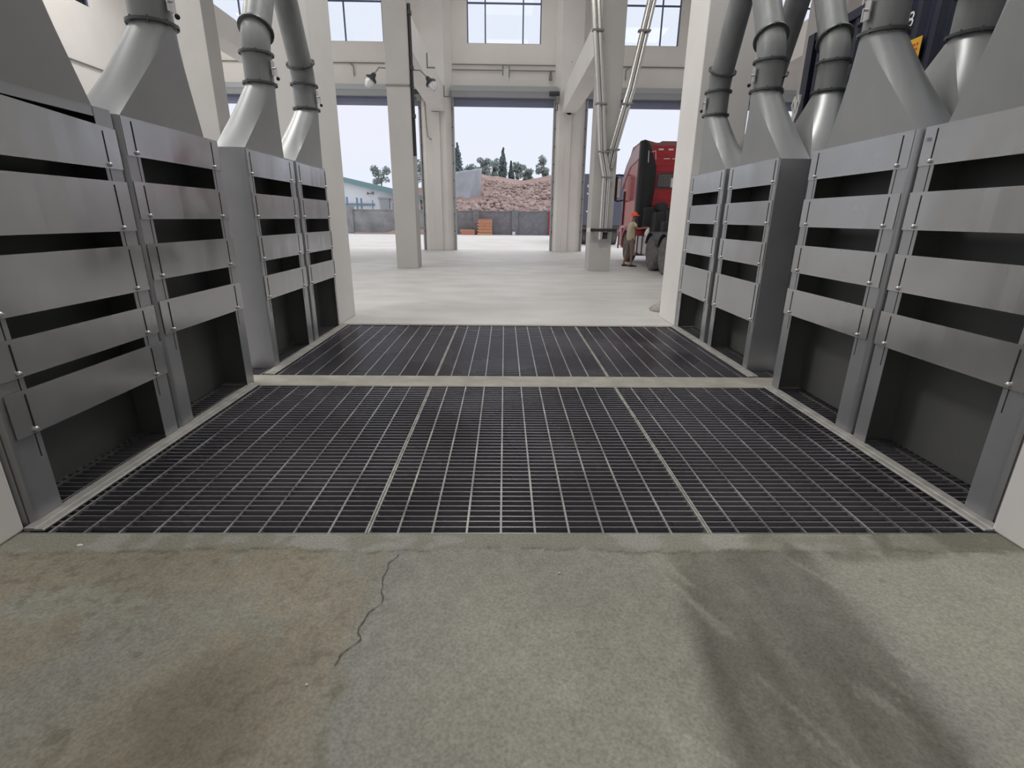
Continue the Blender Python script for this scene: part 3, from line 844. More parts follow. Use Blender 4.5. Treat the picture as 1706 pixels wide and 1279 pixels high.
# stainless conveying tubes on the second column
def tubes(paths, r, joints, lb):
    p0 = paths[0][-1]
    t = thing('stainless_tube_pair', lb, 'tube', p0, 'stainless conveying tubes')
    for p in paths: MB().tube(p, r, 14).build('tube', 'steel', t)
    for (a, b) in joints:
        a, b = Vector(a), Vector(b)
        MB().box(min(a.x, b.x) - r - 0.03, max(a.x, b.x) + r + 0.03, a.y - r - 0.02, a.y + r + 0.02, a.z - 0.02, a.z + 0.02).build('clamp', 'conduit', t)
yt = 15.42
A = [(2.18, yt, 7.6), (2.27, yt, 6.9), (2.56, yt, 4.5), (2.68, yt, 3.30), (2.83, yt, 2.66), (2.83, yt, 1.10)]
A2 = [(p[0] + 0.13, yt + 0.04, p[2]) for p in A]
tubes([A, A2], 0.062, [((2.36, yt, 6.22), (2.49, yt, 6.22)), ((2.56, yt, 4.5), (2.69, yt, 4.5)), ((2.70, yt, 3.3), (2.83, yt, 3.3)), ((2.84, yt, 2.64), (2.97, yt, 2.64))], 'pair of steel tubes coming straight down the column to the black bracket')
B = [(3.98, yt, 7.7), (3.72, yt, 6.9), (3.36, yt, 4.9), (2.99, yt + 0.02, 3.42), (2.93, yt + 0.14, 2.9)]
B2 = [(p[0] + 0.14, yt + 0.06, p[2] + 0.03) for p in B[:-1]] + [(3.05, yt + 0.16, 2.9)]
tubes([B, B2], 0.060, [((3.58, yt, 6.22), (3.72, yt, 6.22)), ((3.27, yt, 4.5), (3.40, yt, 4.5)), ((2.98, yt, 3.36), (3.12, yt, 3.36))], 'pair of steel tubes slanting down across the window to join the others')
br = thing('tube_bracket', 'black steel bracket holding the tube ends at the column', 'bracket', (2.85, 15.4, 1.2))
MB().box(2.50, 3.27, 15.30, 15.38, 1.16, 1.24).box(2.56, 2.66, 15.38, 15.62, 1.16, 1.24).box(3.05, 3.15, 15.38, 15.62, 1.16, 1.24).build('bar', 'black', br)
MB().box(2.40, 2.50, 15.30, 15.38, 1.15, 1.26).build('end_cap', 'white', br)
MB().tube([(2.83, yt, 1.14), (2.83, yt, 0.93)], 0.07, 14).build('tube_end', 'steel', br)
MB().tube([(2.97, yt + .03, 1.14), (2.97, yt + .03, 0.95)], 0.07, 14).build('hose_end', 'black', br)

# sack beside the pillar
mb = MB()
rs = []
for (z, sx, sy, ox) in ((0.0, 0.30, 0.22, 0), (0.03, 0.33, 0.24, 0), (0.12, 0.24, 0.19, 0.03), (0.22, 0.15, 0.13, 0.07), (0.31, 0.07, 0.07, 0.10)):
    rs.append([(2.84 + ox + sx * math.cos(2 * math.pi * i / 14) * random.uniform(0.93, 1.05), 8.66 + sy * math.sin(2 * math.pi * i / 14), z) for i in range(14)])
mb.rings(rs)
tag(mb.build('dusty_sack', 'bag'), 'dusty grey sack slumped behind the pillar foot', 'sack')

# ------------------------------------------------------------------ container trailer in the next lane
ct = thing('shipping_container', 'tall navy corrugated container standing in the next lane behind the hoods', 'container', (5.8, 3.0, 0))
cx0, cy0, cy1, cz0, cz1 = 4.62, -3.4, 8.78, 1.45, 4.16
cm = MB()
prof = []
y = cy0 + 0.1
while y < cy1 - 0.12:
    prof += [(cx0 + 0.045, y), (cx0 + 0.045, y + 0.07), (cx0, y + 0.105), (cx0, y + 0.175)]
    y += 0.278
prof.append((cx0 + 0.045, min(y, cy1 - 0.05)))
cm.rings([[(p[0], p[1], z) for p in prof] for z in (cz0 + 0.12, cz1 - 0.10)], cap=False, smooth=False, closed=False)
cm.box(cx0 + 0.05, cx0 + 2.38, cy0, cy1, cz0 + 0.1, cz1 - 0.05)
cm.build('corrugated_panel', 'navy', ct)
fr = MB()
fr.box(cx0 - 0.02, cx0 + 0.10, cy0, cy1, cz1 - 0.11, cz1); fr.box(cx0 - 0.02, cx0 + 0.10, cy0, cy1, cz0, cz0 + 0.14)
fr.box(cx0 - 0.03, cx0 + 0.12, cy1 - 0.14, cy1 + 0.03, cz0, cz1); fr.box(cx0 - 0.03, cx0 + 0.12, cy0, cy0 + 0.14, cz0, cz1)
fr.box(cx0 + 0.1, cx0 + 2.42, cy1 - 0.1, cy1 + 0.02, cz0, cz1); fr.box(cx0 + 0.1, cx0 + 2.42, cy0, cy1, cz1 - 0.06, cz1 - 0.01)
fr.build('frame', 'navy', ct)
st_ = MB().box(cx0 - 0.008, cx0 - 0.002, 6.42, 6.80, 3.24, 3.47); so = st_.build('warning_sticker', 'sticker', ct)
ink = MB()
for j in range(3):
    y = 6.46
    while y < 6.72:
        wv = random.uniform(0.02, 0.05); ink.box(cx0 - 0.011, cx0 - 0.008, y, y + wv, 3.29 + j * 0.05, 3.315 + j * 0.05); y += wv + 0.02
ink.build('print', 'redink', so)
text('8', 0.22, (cx0 - 0.012, 6.72, 3.62), (math.radians(90), 0, math.radians(-90)), 'white', ct)
# skirting seal and lashing at the foot
lk = thing('lashing_strap', 'white knotted straps hanging at the far lower end of the container', 'strap', (4.55, 8.8, 3.1))
mb = MB()
for j in range(6):
    a = random.uniform(-0.1, 0.1)
    mb.tube([(4.53 + random.uniform(-.02, .02), 8.72 + a, 3.34), (4.48, 8.66 + a + random.uniform(-.08, .08), 3.22), (4.52, 8.70 + a, 3.10 + random.uniform(-.06, .04)), (4.50, 8.76 + a, 2.95)], 0.016, 6)
mb.build('strap', 'white', lk)
tr = thing('trailer_chassis', 'dark flatbed trailer chassis and wheels carrying the navy container', 'trailer', (5.8, 3, 0))
MB().box(cx0 + 0.1, cx0 + 2.3, cy0, cy1, 1.2, 1.45).build('deck', 'darkmetal', tr)
for wy in (-2.2, -0.8, 0.6, 6.9):
    for wx in (cx0 + 0.25, cx0 + 2.15):
        MB().cyl((wx - 0.15, wy, 0.53), (wx + 0.15, wy, 0.53), 0.53, 28).build('wheel', 'tyre', tr)
MB().box(cx0 + 0.5, cx0 + 1.9, cy0 + .2, cy1 - .2, 0.95, 1.2).build('frame_beam', 'darkmetal', tr)

# ------------------------------------------------------------------ red truck
tk = thing('truck', 'red tractor truck parked outside the doorway, seen from behind with black fairing', 'truck', (5.75, 17.5, 0))
TX0, TX1, TY0, TY1 = 4.50, 6.98, 18.25, 20.65
def rrect(x0, x1, z0, z1, r, n=5):
    out = []
    for (cx_, cz_, a0) in ((x1 - r, z1 - r, 0), (x0 + r, z1 - r, 90), (x0 + r, z0 + r, 180), (x1 - r, z0 + r, 270)):
        for i in range(n):
            a = math.radians(a0 + 90 * i / (n - 1)); out.append((cx_ + r * math.cos(a), cz_ + r * math.sin(a)))
    return out
mb = MB()
secs = []
for (y, z1, ins) in ((TY0, 3.55, 0.0), (TY0 + 1.1, 3.58, 0.0), (TY1 - 0.6, 3.45, 0.0), (TY1 - 0.25, 2.9, 0.02), (TY1 - 0.05, 2.2, 0.04), (TY1, 1.5, 0.06)):
    secs.append([(x, y, z) for x, z in rrect(TX0 + ins, TX1 - ins, 1.15, z1, 0.10)])
mb.rings(secs, smooth=False)
# lower side skirts round the front wheel
mb.box(TX0, TX0 + 0.35, TY0, TY0 + 0.35, 0.75, 1.2); mb.box(TX0, TX0 + 0.35, TY1 - 0.5, TY1, 0.55, 1.2)
mb.box(TX1 - 0.35, TX1, TY1 - 0.5, TY1, 0.55, 1.2); mb.box(TX0 + 0.1, TX1 - 0.1, TY1 - 0.3, TY1, 0.45, 1.2)
cab = mb.build('cab', 'redside', tk)
mb = MB().box(TX0 + 0.10, TX1 - 0.10, TY0 - 0.03, TY0 + 0.01, 1.95, 3.50)
rear = mb.build('rear_wall', 'red', tk, bevel=0.01)
rb = MB()
for z in (2.15, 2.42, 3.05, 3.22): rb.box(TX0 + 0.5, TX1 - 0.15, TY0 - 0.045, TY0 - 0.03, z, z + 0.03)
rb.build('pressed_rib', 'red', rear)
MB().prism(rrect(5.14, 6.05, 2.52, 3.0, 0.08), 'y', TY0 - 0.06, TY0 - 0.03).build('rear_window', 'glassdark', rear)
cu = MB()
for j in range(14): cu.cyl((5.20 + j * 0.06, TY0 - 0.062, 2.57), (5.20 + j * 0.06, TY0 - 0.062, 2.96), 0.022, 6)
cu.build('curtain', 'curtain', rear)
MB().box(5.60, 5.85, TY0 - 0.09, TY0 - 0.07, 2.55, 2.84).build('notice_card', 'white', rear)
ml = MB()
for j in range(5): ml.box(5.10 + 0.33 * j, 5.26 + 0.33 * j, TY0 - 0.05, TY0 - 0.03, 3.70, 3.75)
rf = MB()
rf.rings([[(x, TY0 - 0.02 + 0.0 * z, z) for x, z in ((TX0 + 0.0, 3.5), (TX0 + 0.03, 3.98), (TX0 + 0.12, 4.02), (TX0 + 0.5, 3.93), (TX0 + 0.62, 3.93), (TX0 + 0.70, 3.98), (TX1, 3.98), (TX1, 3.5))],
          [(x, TY0 + 1.2, z) for x, z in ((TX0 + 0.0, 3.5), (TX0 + 0.03, 3.92), (TX0 + 0.12, 3.96), (TX0 + 0.5, 3.90), (TX0 + 0.62, 3.90), (TX0 + 0.70, 3.95), (TX1, 3.95), (TX1, 3.5))],
          [(x, TY0 + 2.0, z) for x, z in ((TX0 + 0.05, 3.4), (TX0 + 0.08, 3.5), (TX0 + 0.12, 3.52), (TX0 + 0.5, 3.55), (TX0 + 0.62, 3.55), (TX0 + 0.70, 3.55), (TX1, 3.5), (TX1, 3.4))]], smooth=False)
roof = rf.build('roof_fairing', 'redroof', tk)
MB().box(TX0 + 0.4, TX1 - 0.1, TY0 - 0.035, TY0 - 0.02, 3.5, 3.84).build('upper_rear_panel', 'red', tk)
ml.build('marker_lamp', 'white', tk)
ls = MB(); 
for j in range(4): ls.box(5.30 + 0.28 * j, 5.50 + 0.28 * j, TY0 - 0.055, TY0 - 0.035, 3.43, 3.455)
ls.build('reflector_strip', 'white', tk)
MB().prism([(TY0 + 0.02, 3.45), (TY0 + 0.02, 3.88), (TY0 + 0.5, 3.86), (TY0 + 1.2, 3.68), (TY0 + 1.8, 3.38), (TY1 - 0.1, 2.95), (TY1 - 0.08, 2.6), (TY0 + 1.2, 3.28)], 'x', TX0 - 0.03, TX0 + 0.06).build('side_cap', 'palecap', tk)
# black side fairing behind the cab corner, bulging
sf = MB()
secs = []
for (z, wv) in ((1.3, 0.50), (2.0, 0.52), (2.6, 0.58), (3.2, 0.56), (3.55, 0.42), (3.85, 0.30), (3.97, 0.22)):
    secs.append([(TX0 - 0.01, TY0 + 0.1, z), (TX0 - 0.02, TY0 - 0.18, z), (TX0 + 0.06, TY0 - 0.25, z), (TX0 + wv * 0.6, TY0 - 0.22, z), (TX0 + wv, TY0 - 0.10, z), (TX0 + wv, TY0 + 0.1, z)])
sf.rings(secs, smooth=False)
sf.build('side_fairing', 'black', tk)
MB().tube([(4.82, TY0 - 0.24, 3.62), (4.95, TY0 - 0.24, 3.66), (4.98, TY0 - 0.24, 3.4)], 0.012, 6).tube([(4.72, TY0 - 0.26, 3.66), (4.73, TY0 - 0.26, 3.3)], 0.014, 6).build('grab_wire', 'white', tk)
# mirrors
mi = MB().box(4.06, 4.27, TY1 - 0.35, TY1 - 0.22, 2.22, 3.02); mo = mi.build('mirror', 'black', tk, bevel=0.02)
MB().box(4.25, 4.36, TY1 - 0.37, TY1 - 0.31, 2.28, 2.96).build('mirror_glass', 'trunking', mo)
MB().tube([(4.1, TY1 - 0.28, 3.02), (4.3, TY1 - 0.25, 3.10), (4.52, TY1 - 0.3, 3.05)], 0.03, 8).build('mirror_arm', 'darkmetal', mo)
MB().tube([(4.1, TY1 - 0.28, 2.24), (4.3, TY1 - 0.25, 2.16), (4.52, TY1 - 0.3, 2.2)], 0.03, 8).build('mirror_arm', 'darkmetal', mo)
MB().box(4.46, 4.50, TY1 - 0.62, TY1 - 0.52, 1.3, 2.5).build('door_handle', 'darkmetal', tk)
# chassis and the machinery behind the cab
mb = MB()
for x in (5.3, 6.1): mb.box(x, x + 0.09, 13.6, 20.4, 0.72, 1.0)
for y in (14.0, 15.3, 16.6, 17.8): mb.box(5.3, 6.19, y, y + 0.12, 0.76, 0.96)
mb.build('chassis', 'darkmetal', tk)
mb = MB()
mb.box(4.95, 6.6, 17.35, 18.1, 1.0, 1.75).box(5.1, 5.6, 16.9, 17.4, 1.0, 1.45).box(4.7, 6.8, 17.9, 18.22, 1.2, 1.9)
mb.cyl((5.2, 17.4, 1.9), (5.2, 17.9, 1.9), 0.16, 14).cyl((5.6, 17.5, 1.78), (5.6, 17.5, 2.05), 0.14, 14).cyl((5.35, 17.3, 1.45), (5.35, 17.3, 1.8), 0.07, 10)
mb.build('machinery', 'darkmetal', tk, bevel=0.02)
mb = MB(); mb.tube([(5.45, 17.05, 1.0), (5.45, 17.05, 1.55), (5.5, 17.1, 1.98)], 0.085, 12); mb.build('red_cylinder', 'red', tk)
mb = MB().box(TX0 + 0.02, TX0 + 0.55, 16.75, 18.0, 0.40, 0.99); tn = mb.build('fuel_tank', 'tank', tk, bevel=0.05)
mb = MB()
for y in (17.05, 17.65): mb.box(TX0 - 0.005, TX0 + 0.56, y, y + 0.05, 0.39, 1.005)
mb.build('tank_strap', 'darkmetal', tn)
mb = MB().box(TX0 + 0.05, TX0 + 0.6, 18.05, 18.6, 0.30, 0.7); mb.build('step_box', 'redroof', tk, bevel=0.03)
def wheel(x0, x1, y, r, par, nm='wheel'):
    mb = MB()
    sgn = -1 if x0 < 5.7 else 1
    xo, xi = (x0, x1) if sgn < 0 else (x1, x0)
    dx = (xi - xo) / abs(xi - xo)
    prof_ = [(0.0, 0.30), (0.0, 0.38), (-0.008, 0.43), (0.0, r - 0.05), (0.03, r - 0.01), (0.06, r), (abs(xi - xo) - 0.04, r), (abs(xi - xo), r - 0.04), (abs(xi - xo), 0.3)]
    mb.rings([[(xo + dx * p[0], y + p[1] * math.cos(2 * math.pi * k_ / 36), r + p[1] * math.sin(2 * math.pi * k_ / 36)) for k_ in range(36)] for p in prof_])
    wo = mb.build(nm, 'tyre', par)
    h = MB()
    prof_ = [(0.005, 0.305), (0.02, 0.29), (0.14, 0.27), (0.15, 0.14), (0.03, 0.12), (0.02, 0.05), (0.02, 0.0)]
    if nm == 'front_wheel': prof_ = [(0.005, 0.305), (0.02, 0.29), (0.05, 0.26), (-0.03, 0.14), (-0.05, 0.12), (-0.06, 0.05), (-0.06, 0.0)]
    h.rings([[(xo + dx * p[0], y + max(p[1], 0.001) * math.cos(2 * math.pi * k_ / 30), r + max(p[1], 0.001) * math.sin(2 * math.pi * k_ / 30)) for k_ in range(30)] for p in prof_])
    h.build('rim', 'rim', wo)
for y in (14.62, 15.97):
    wheel(4.50, 5.08, y, 0.53, tk, 'rear_wheel'); wheel(6.40, 6.98, y, 0.53, tk, 'rear_wheel')
wheel(4.54, 4.84, 19.45, 0.53, tk, 'front_wheel'); wheel(6.64, 6.94, 19.45, 0.53, tk, 'front_wheel')
for y in (14.62, 15.97):
    mb = MB(); sec = []
    for i in range(9):
        a = math.radians(25 + 130 * i / 8)
        sec.append([(xx, y + rr_ * math.cos(a), 0.53 + rr_ * math.sin(a)) for (xx, rr_) in ((4.46, 0.60), (4.46, 0.63), (5.1, 0.63), (5.1, 0.60))])
    mb.rings(sec, smooth=False); mb.build('mudguard', 'darkmetal', tk)
ar = MB(); sec = []
for i in range(11):
    a = math.radians(0 + 180 * i / 10)
    sec.append([(xx, 19.45 + rr_ * math.cos(a), 0.55 + rr_ * math.sin(a)) for (xx, rr_) in ((TX0 - 0.01, 0.60), (TX0 - 0.01, 0.72), (TX0 + 0.4, 0.72), (TX0 + 0.4, 0.60))])
ar.rings(sec, smooth=False); ar.build('wheel_arch', 'redroof', tk)
MB().box(TX0 - 0.02, TX0 + 0.02, TY1 - 0.1, TY1 + 0.03, 0.42, 1.05).build('bumper_end', 'navyhaze', tk)

# ------------------------------------------------------------------ the person at the truck
def skin_obj(name, nodes, edges, material, parent=None, sub=2, root=0):
    me = bpy.data.meshes.new(name)
    off = world_loc(parent) if parent is not None else Vector((0, 0, 0))
    me.from_pydata([tuple(Vector(p[0]) - off) for p in nodes], edges, [])
    me.materials.append(M[material])
    o = bpy.data.objects.new(name, me); C.objects.link(o)
    if parent is not None: o.parent = parent
    md = o.modifiers.new('skin', 'SKIN'); md.use_smooth_shade = True
    me.skin_vertices.new() if hasattr(me.skin_vertices, 'new') and not me.skin_vertices else None
    sv = me.skin_vertices[0].data
    for i, p in enumerate(nodes):
        r = p[1] if isinstance(p[1], tuple) else (p[1], p[1])
        sv[i].radius = r; sv[i].use_root = (i == root)
    sb = o.modifiers.new('sub', 'SUBSURF'); sb.levels = sub; sb.render_levels = sub
    return o
PX, PY = 4.19, 17.30
def pp(dx, dy, z): return (PX + dx, PY + dy, z)
pt_ = thing('person', 'person in an orange helmet and khaki shirt reaching towards the truck chassis', 'person', (PX, PY, 0))
# facing +X; stance slightly apart along Y
nodes = [(pp(0, 0, 0.93), 0.095), (pp(-0.02, 0, 1.10), 0.10), (pp(-0.01, 0, 1.30), 0.125), (pp(0.01, 0, 1.40), 0.085), (pp(0.03, 0, 1.47), 0.045),
         (pp(0.05, 0, 1.53), 0.06), (pp(0.065, 0, 1.60), 0.085),
         # right arm (towards camera) reaching forward
         (pp(0.02, -0.17, 1.37), 0.048), (pp(0.16, -0.21, 1.21), 0.038), (pp(0.38, -0.20, 1.25), 0.030), (pp(0.44, -0.20, 1.26), 0.026),
         # left arm
         (pp(0.02, 0.17, 1.37), 0.048), (pp(0.14, 0.21, 1.20), 0.038), (pp(0.34, 0.18, 1.22), 0.030), (pp(0.40, 0.17, 1.23), 0.026),
         # legs
         (pp(0.02, -0.09, 0.86), 0.062), (pp(0.05, -0.10, 0.50), 0.05), (pp(0.04, -0.10, 0.12), 0.036), (pp(0.04, -0.10, 0.05), 0.036), (pp(0.16, -0.11, 0.03), 0.028),
         (pp(-0.03, 0.09, 0.86), 0.062), (pp(-0.07, 0.10, 0.50), 0.05), (pp(-0.15, 0.11, 0.12), 0.036), (pp(-0.15, 0.11, 0.05), 0.036), (pp(-0.03, 0.12, 0.03), 0.028)]
edges = [(0, 1), (1, 2), (2, 3), (3, 4), (4, 5), (5, 6), (2, 7), (7, 8), (8, 9), (9, 10), (2, 11), (11, 12), (12, 13), (13, 14), (0, 15), (15, 16), (16, 17), (17, 18), (18, 19), (0, 20), (20, 21), (21, 22), (22, 23), (23, 24)]
# fingers on both hands
for wi, sy in ((10, -1), (14, 1)):
    wp = Vector(nodes[wi][0])
    pi_ = len(nodes); nodes.append((tuple(wp + Vector((0.045, 0, 0.0))), 0.030)); edges.append((wi, pi_))
    for j in range(4):
        a = len(nodes)
        nodes.append((tuple(wp + Vector((0.09, (j - 1.5) * 0.020, -0.002))), 0.009)); edges.append((pi_, a))
        nodes.append((tuple(wp + Vector((0.125 - 0.006 * abs(j - 1.3), (j - 1.5) * 0.021, -0.022))), 0.0075)); edges.append((a, a + 1))
    a = len(nodes)
    nodes.append((tuple(wp + Vector((0.06, -sy * 0.045, -0.01))), 0.010)); edges.append((pi_, a))
    nodes.append((tuple(wp + Vector((0.09, -sy * 0.055, -0.02))), 0.009)); edges.append((a, a + 1))
skin_obj('body', nodes, edges, 'skin', pt_)
sn = [(pp(0, 0, 0.80), 0.152), (pp(0, 0, 0.92), 0.150), (pp(-0.02, 0, 1.08), 0.142), (pp(-0.01, 0, 1.29), 0.152), (pp(0.01, 0, 1.395), 0.10), (pp(0.015, 0, 1.43), 0.07),
      (pp(0.02, -0.17, 1.375), 0.072), (pp(0.11, -0.20, 1.27), 0.064), (pp(0.02, 0.17, 1.375), 0.072), (pp(0.11, 0.20, 1.27), 0.064)]
skin_obj('shirt', sn, [(0, 1), (1, 2), (2, 3), (3, 4), (4, 5), (3, 6), (6, 7), (3, 8), (8, 9)], 'shirt', pt_)
tn_ = [(pp(0, 0, 0.94), 0.138), (pp(0.02, -0.09, 0.82), 0.092), (pp(0.05, -0.10, 0.50), 0.064), (pp(0.05, -0.10, 0.30), 0.055), (pp(-0.03, 0.09, 0.82), 0.092), (pp(-0.07, 0.10, 0.50), 0.064), (pp(-0.12, 0.11, 0.30), 0.055)]
skin_obj('trousers', tn_, [(0, 1), (1, 2), (2, 3), (0, 4), (4, 5), (5, 6)], 'trouser', pt_)
for (dx, dy) in ((0.07, -0.105), (-0.12, 0.115)):
    mb = MB(); rs = []
    for (x, wv, h) in ((-0.09, 0.032, 0.05), (-0.06, 0.042, 0.085), (0.0, 0.042, 0.08), (0.08, 0.048, 0.055), (0.14, 0.042, 0.045), (0.17, 0.022, 0.03)):
        rs.append([(PX + dx + x, PY + dy + wv * math.cos(2 * math.pi * i / 10), max(0.002, h / 2 + h / 2 * math.sin(2 * math.pi * i / 10))) for i in range(10)])
    mb.rings(rs); mb.build('shoe', 'shoe', pt_)
# face details
fc_ = MB().ball(pp(0.152, 0, 1.585), 0.016, 8, (1, 0.8, 1.3)).ball(pp(0.06, -0.088, 1.59), 0.022, 8, (0.8, 0.4, 1.3)).ball(pp(0.06, 0.088, 1.59), 0.022, 8, (0.8, 0.4, 1.3))
fc_.build('nose_and_ears', 'skin', pt_)
MB().ball(pp(0.138, -0.032, 1.605), 0.011, 8).ball(pp(0.138, 0.032, 1.605), 0.011, 8).build('eye', 'black', pt_)
MB().ball(pp(0.142, 0, 1.545), 0.012, 8, (0.5, 2.0, 0.5)).build('mouth', 'redroof', pt_)
# helmet: dome with brim
mb = MB(); rs = []
for i in range(8):
    a = math.pi / 2 * i / 7.3
    rs.append([(PX + 0.055 + 0.128 * math.cos(a) * math.cos(t) , PY + 0.108 * math.cos(a) * math.sin(t), 1.625 + 0.125 * math.sin(a)) for t in [2 * math.pi * k_ / 20 for k_ in range(20)]])
mb.rings(rs)
rs = [[(PX + 0.055 + (q_ + (0.05 if math.cos(t) > 0.3 else 0)) * math.cos(t), PY + q2 * math.sin(t), z) for t in [2 * math.pi * k_ / 20 for k_ in range(20)]] for q_, q2, z in ((0.12, 0.10, 1.622), (0.145, 0.123, 1.618), (0.145, 0.123, 1.626), (0.12, 0.10, 1.635))]
mb.rings(rs)
mb.build('helmet', 'orange', pt_)
mb = MB(); 
mb.tube([pp(0.50, -0.20, 1.27), pp(0.49, -0.20, 1.20), pp(0.46, -0.21, 1.10), pp(0.44, -0.20, 0.98), pp(0.43, -0.2, 0.92)], [0.02, 0.05, 0.075, 0.06, 0.02], 10)
tag(mb.build('white_rag', 'white'), 'white rag hanging from the hand of the person in the helmet', 'rag')

# ------------------------------------------------------------------ the yard outside
struct('ground', MB().box(-90, 70, HALL_Y1 + 0.6, 120, -0.25, -0.005), 'yard')
struct('ground', MB().box(-90, 70, -60, HALL_Y0, -0.25, -0.005), 'yard')
struct('ground', MB().box(-90, -HALL_X, HALL_Y0, HALL_Y1 + .6, -0.25, -0.005), 'yard')
struct('ground', MB().box(HALL_X, 70, HALL_Y0, HALL_Y1 + .6, -0.25, -0.005), 'yard')
# perimeter wall
mb = MB(); mb.box(-6.4, 20, 50.2, 50.4, 0, 2.08); mb.box(-6.4, 20, 50.15, 50.45, 2.08, 2.16)
wo = struct('wall_yard', mb, 'yardwall', 'dark grey block wall round the yard')
for x in (-6.6, -2.72, 0.95, 4.62, 8.3, 12.0):
    struct('pillar', MB().box(x - 0.30, x + 0.30, 50.05, 50.5, 0, 2.26), 'yardwall', 'grey block pier of the yard wall')
mb = MB(); mb.box(-14.3, -6.4, 50.2, 50.4, 0, 2.15); mb.box(-14.3, -6.4, 50.12, 50.45, 2.10, 2.2)
struct('wall_yard', mb, 'yardwall2', 'stained rendered wall of the yard')
struct('pillar', MB().box(-15.1, -14.3, 50.0, 50.6, 0, 2.45), 'yardwall2', 'pale pier ending the yard wall')
# soil bank along the wall foot
mb = MB(); rs = []
for i in range(41):
    x = -14 + 8.5 * i / 40; h = 0.10 + 0.34 * max(0, math.sin((i - 12) / 29 * 3.0)) + random.uniform(0, 0.06)
    rs.append([(x, 48.9 + random.uniform(-.1, .1), 0), (x, 49.4, h), (x, 49.98, h * 0.8), (x, 49.98, 0)])
mb.rings(rs, smooth=False)
tag(mb.build('soil_bank', 'soil'), 'low strip of red soil piled along the rendered yard wall', 'soil', kind='stuff')
# hill
def hill_h(x, y):
    t = np.clip((y - 50.6) / 12.0, 0, 1)
    top = np.interp(x, [-60, -20, -13, -7, -3, -1, 2, 5.5, 9, 20, 60], [4.6, 4.8, 5.6, 6.0, 6.4, 6.2, 5.8, 6.4, 5.2, 4.4, 4.4])
    h = 1.6 + (top - 1.6) * (t ** 0.8)
    near = np.clip((x + 9.2) / 1.2, 0, 1); back = np.clip((y - 75.5) / 2.0, 0, 1)
    return h * np.maximum(near, back) - 0.05
xs = np.linspace(-60, 60, 200); ys = np.concatenate([np.linspace(50.6, 66, 44), np.linspace(67, 110, 12)])
X, Y = np.meshgrid(xs, ys)
Z = hill_h(X, Y) + 0.7 * (fbm(X + 60, Y, 5, 0.5) - 0.5) * np.clip((Y - 50.6) / 3, 0, 1)
idx = np.arange(X.size).reshape(X.shape)
q = np.stack([idx[:-1, :-1], idx[:-1, 1:], idx[1:, 1:], idx[1:, :-1]], -1).reshape(-1, 4)
mb = MB(); mb.add(np.stack([X.ravel(), Y.ravel(), Z.ravel()], 1).tolist(), q.tolist(), True)
struct('hill', mb, 'soil', 'bare red soil hill beyond the yard wall')
mb = MB()
rnd = random.Random(3)
for i in range(2600):
    x = rnd.uniform(-8, 12); tt = rnd.random() ** 1.35; y = 50.9 + 9.5 * tt
    if x < -2.2 and y > 53.4: continue
    z = float(hill_h(np.array(x), np.array(y)))
    r = (0.07 + 0.30 * rnd.random() ** 3) * (1.1 - 0.4 * tt)
    n_ = 6; ph = rnd.uniform(0, 6)
    rs = []
    for (zz, q_) in ((-0.3, 0.8), (0.25, 1.0), (0.9, 0.5)):
        rs.append([(x + r * q_ * math.cos(2 * math.pi * k_ / n_ + ph) * rnd.uniform(0.7, 1.25), y + r * q_ * math.sin(2 * math.pi * k_ / n_ + ph), z + r * zz * rnd.uniform(0.7, 1.2)) for k_ in range(n_)])
    mb.rings(rs, smooth=False)
tag(mb.build('rubble', 'rock'), 'heaps of broken pinkish rock covering the slope beyond the yard wall', 'rubble', kind='stuff')
# tarpaulin over the slope
mb = MB(); V = []; nx, nz = 26, 14
for j in range(nz):
    for i in range(nx):
        u = i / (nx - 1); v_ = j / (nz - 1)
        x = -6.9 + 4.4 * u; z = 3.0 + 0.35 * u + (2.75 + 0.25 * u) * v_
        V.append((x + 0.1 * v_, 54.2 + 1.6 * v_ + 0.5 * abs(math.sin(u * 9 + 2.2 * v_ * math.sin(u * 7))) * (1 - 0.5 * v_), z))
for i in range(nx):
    u = i / (nx - 1); V.append((-6.9 + 4.4 * u, 58.5, 6.1))
mb.add(V, [(j * nx + i, j * nx + i + 1, (j + 1) * nx + i + 1, (j + 1) * nx + i) for j in range(nz) for i in range(nx - 1)], True)
tag(mb.build('tarpaulin', 'tarp', solid=0.03), 'grey tarpaulin draped over the slope beside the broken rock', 'tarpaulin')
# brick stacks
def brick_stack(x0, x1, z1, lb, strap=True):
    t = thing('brick_stack', lb, 'bricks', ((x0 + x1) / 2, 49.3, 0), 'brick stacks by the yard wall')
    mb = MB(); z = 0.10 if strap else 0; j = 0
    while z < z1 - 0.01:
        x = x0 + (0.12 if j % 2 else 0)
        while x < x1 - 0.02:
            xe = min(x + 0.235, x1); mb.box(x, xe, 48.9 + rnd.uniform(0, .03), 49.8, z, min(z + 0.11, z1)); x += 0.25
        z += 0.125; j += 1
    mb.build('bricks', 'brick', t)
    mb = MB()
    if strap:
        for zz in np.arange(0.33, z1, 0.27): mb.box(x0 - 0.02, x1 + 0.02, 48.87, 48.9, zz, zz + 0.035)
        mb.box(x0, x1, 48.9, 49.8, 0, 0.09)
    else: mb.box(x0, x1, 48.95, 49.75, z1, z1 + 0.02)
    mb.build('pallet_and_ties' if strap else 'dust_layer', 'yellow', t)
brick_stack(-2.55, -1.20, 1.40, 'tall square stack of orange bricks with yellow ties by the yard pier')
brick_stack(-4.15, -2.80, 0.42, 'low heap of reddish bricks left of the tall brick stack', False)
wp_ = MB().box(0.72, 1.0, 49.6, 49.9, 0, 0.3)
tag(wp_.build('white_block', 'white', bevel=0.02), 'small white block at the foot of the yard pier', 'block')
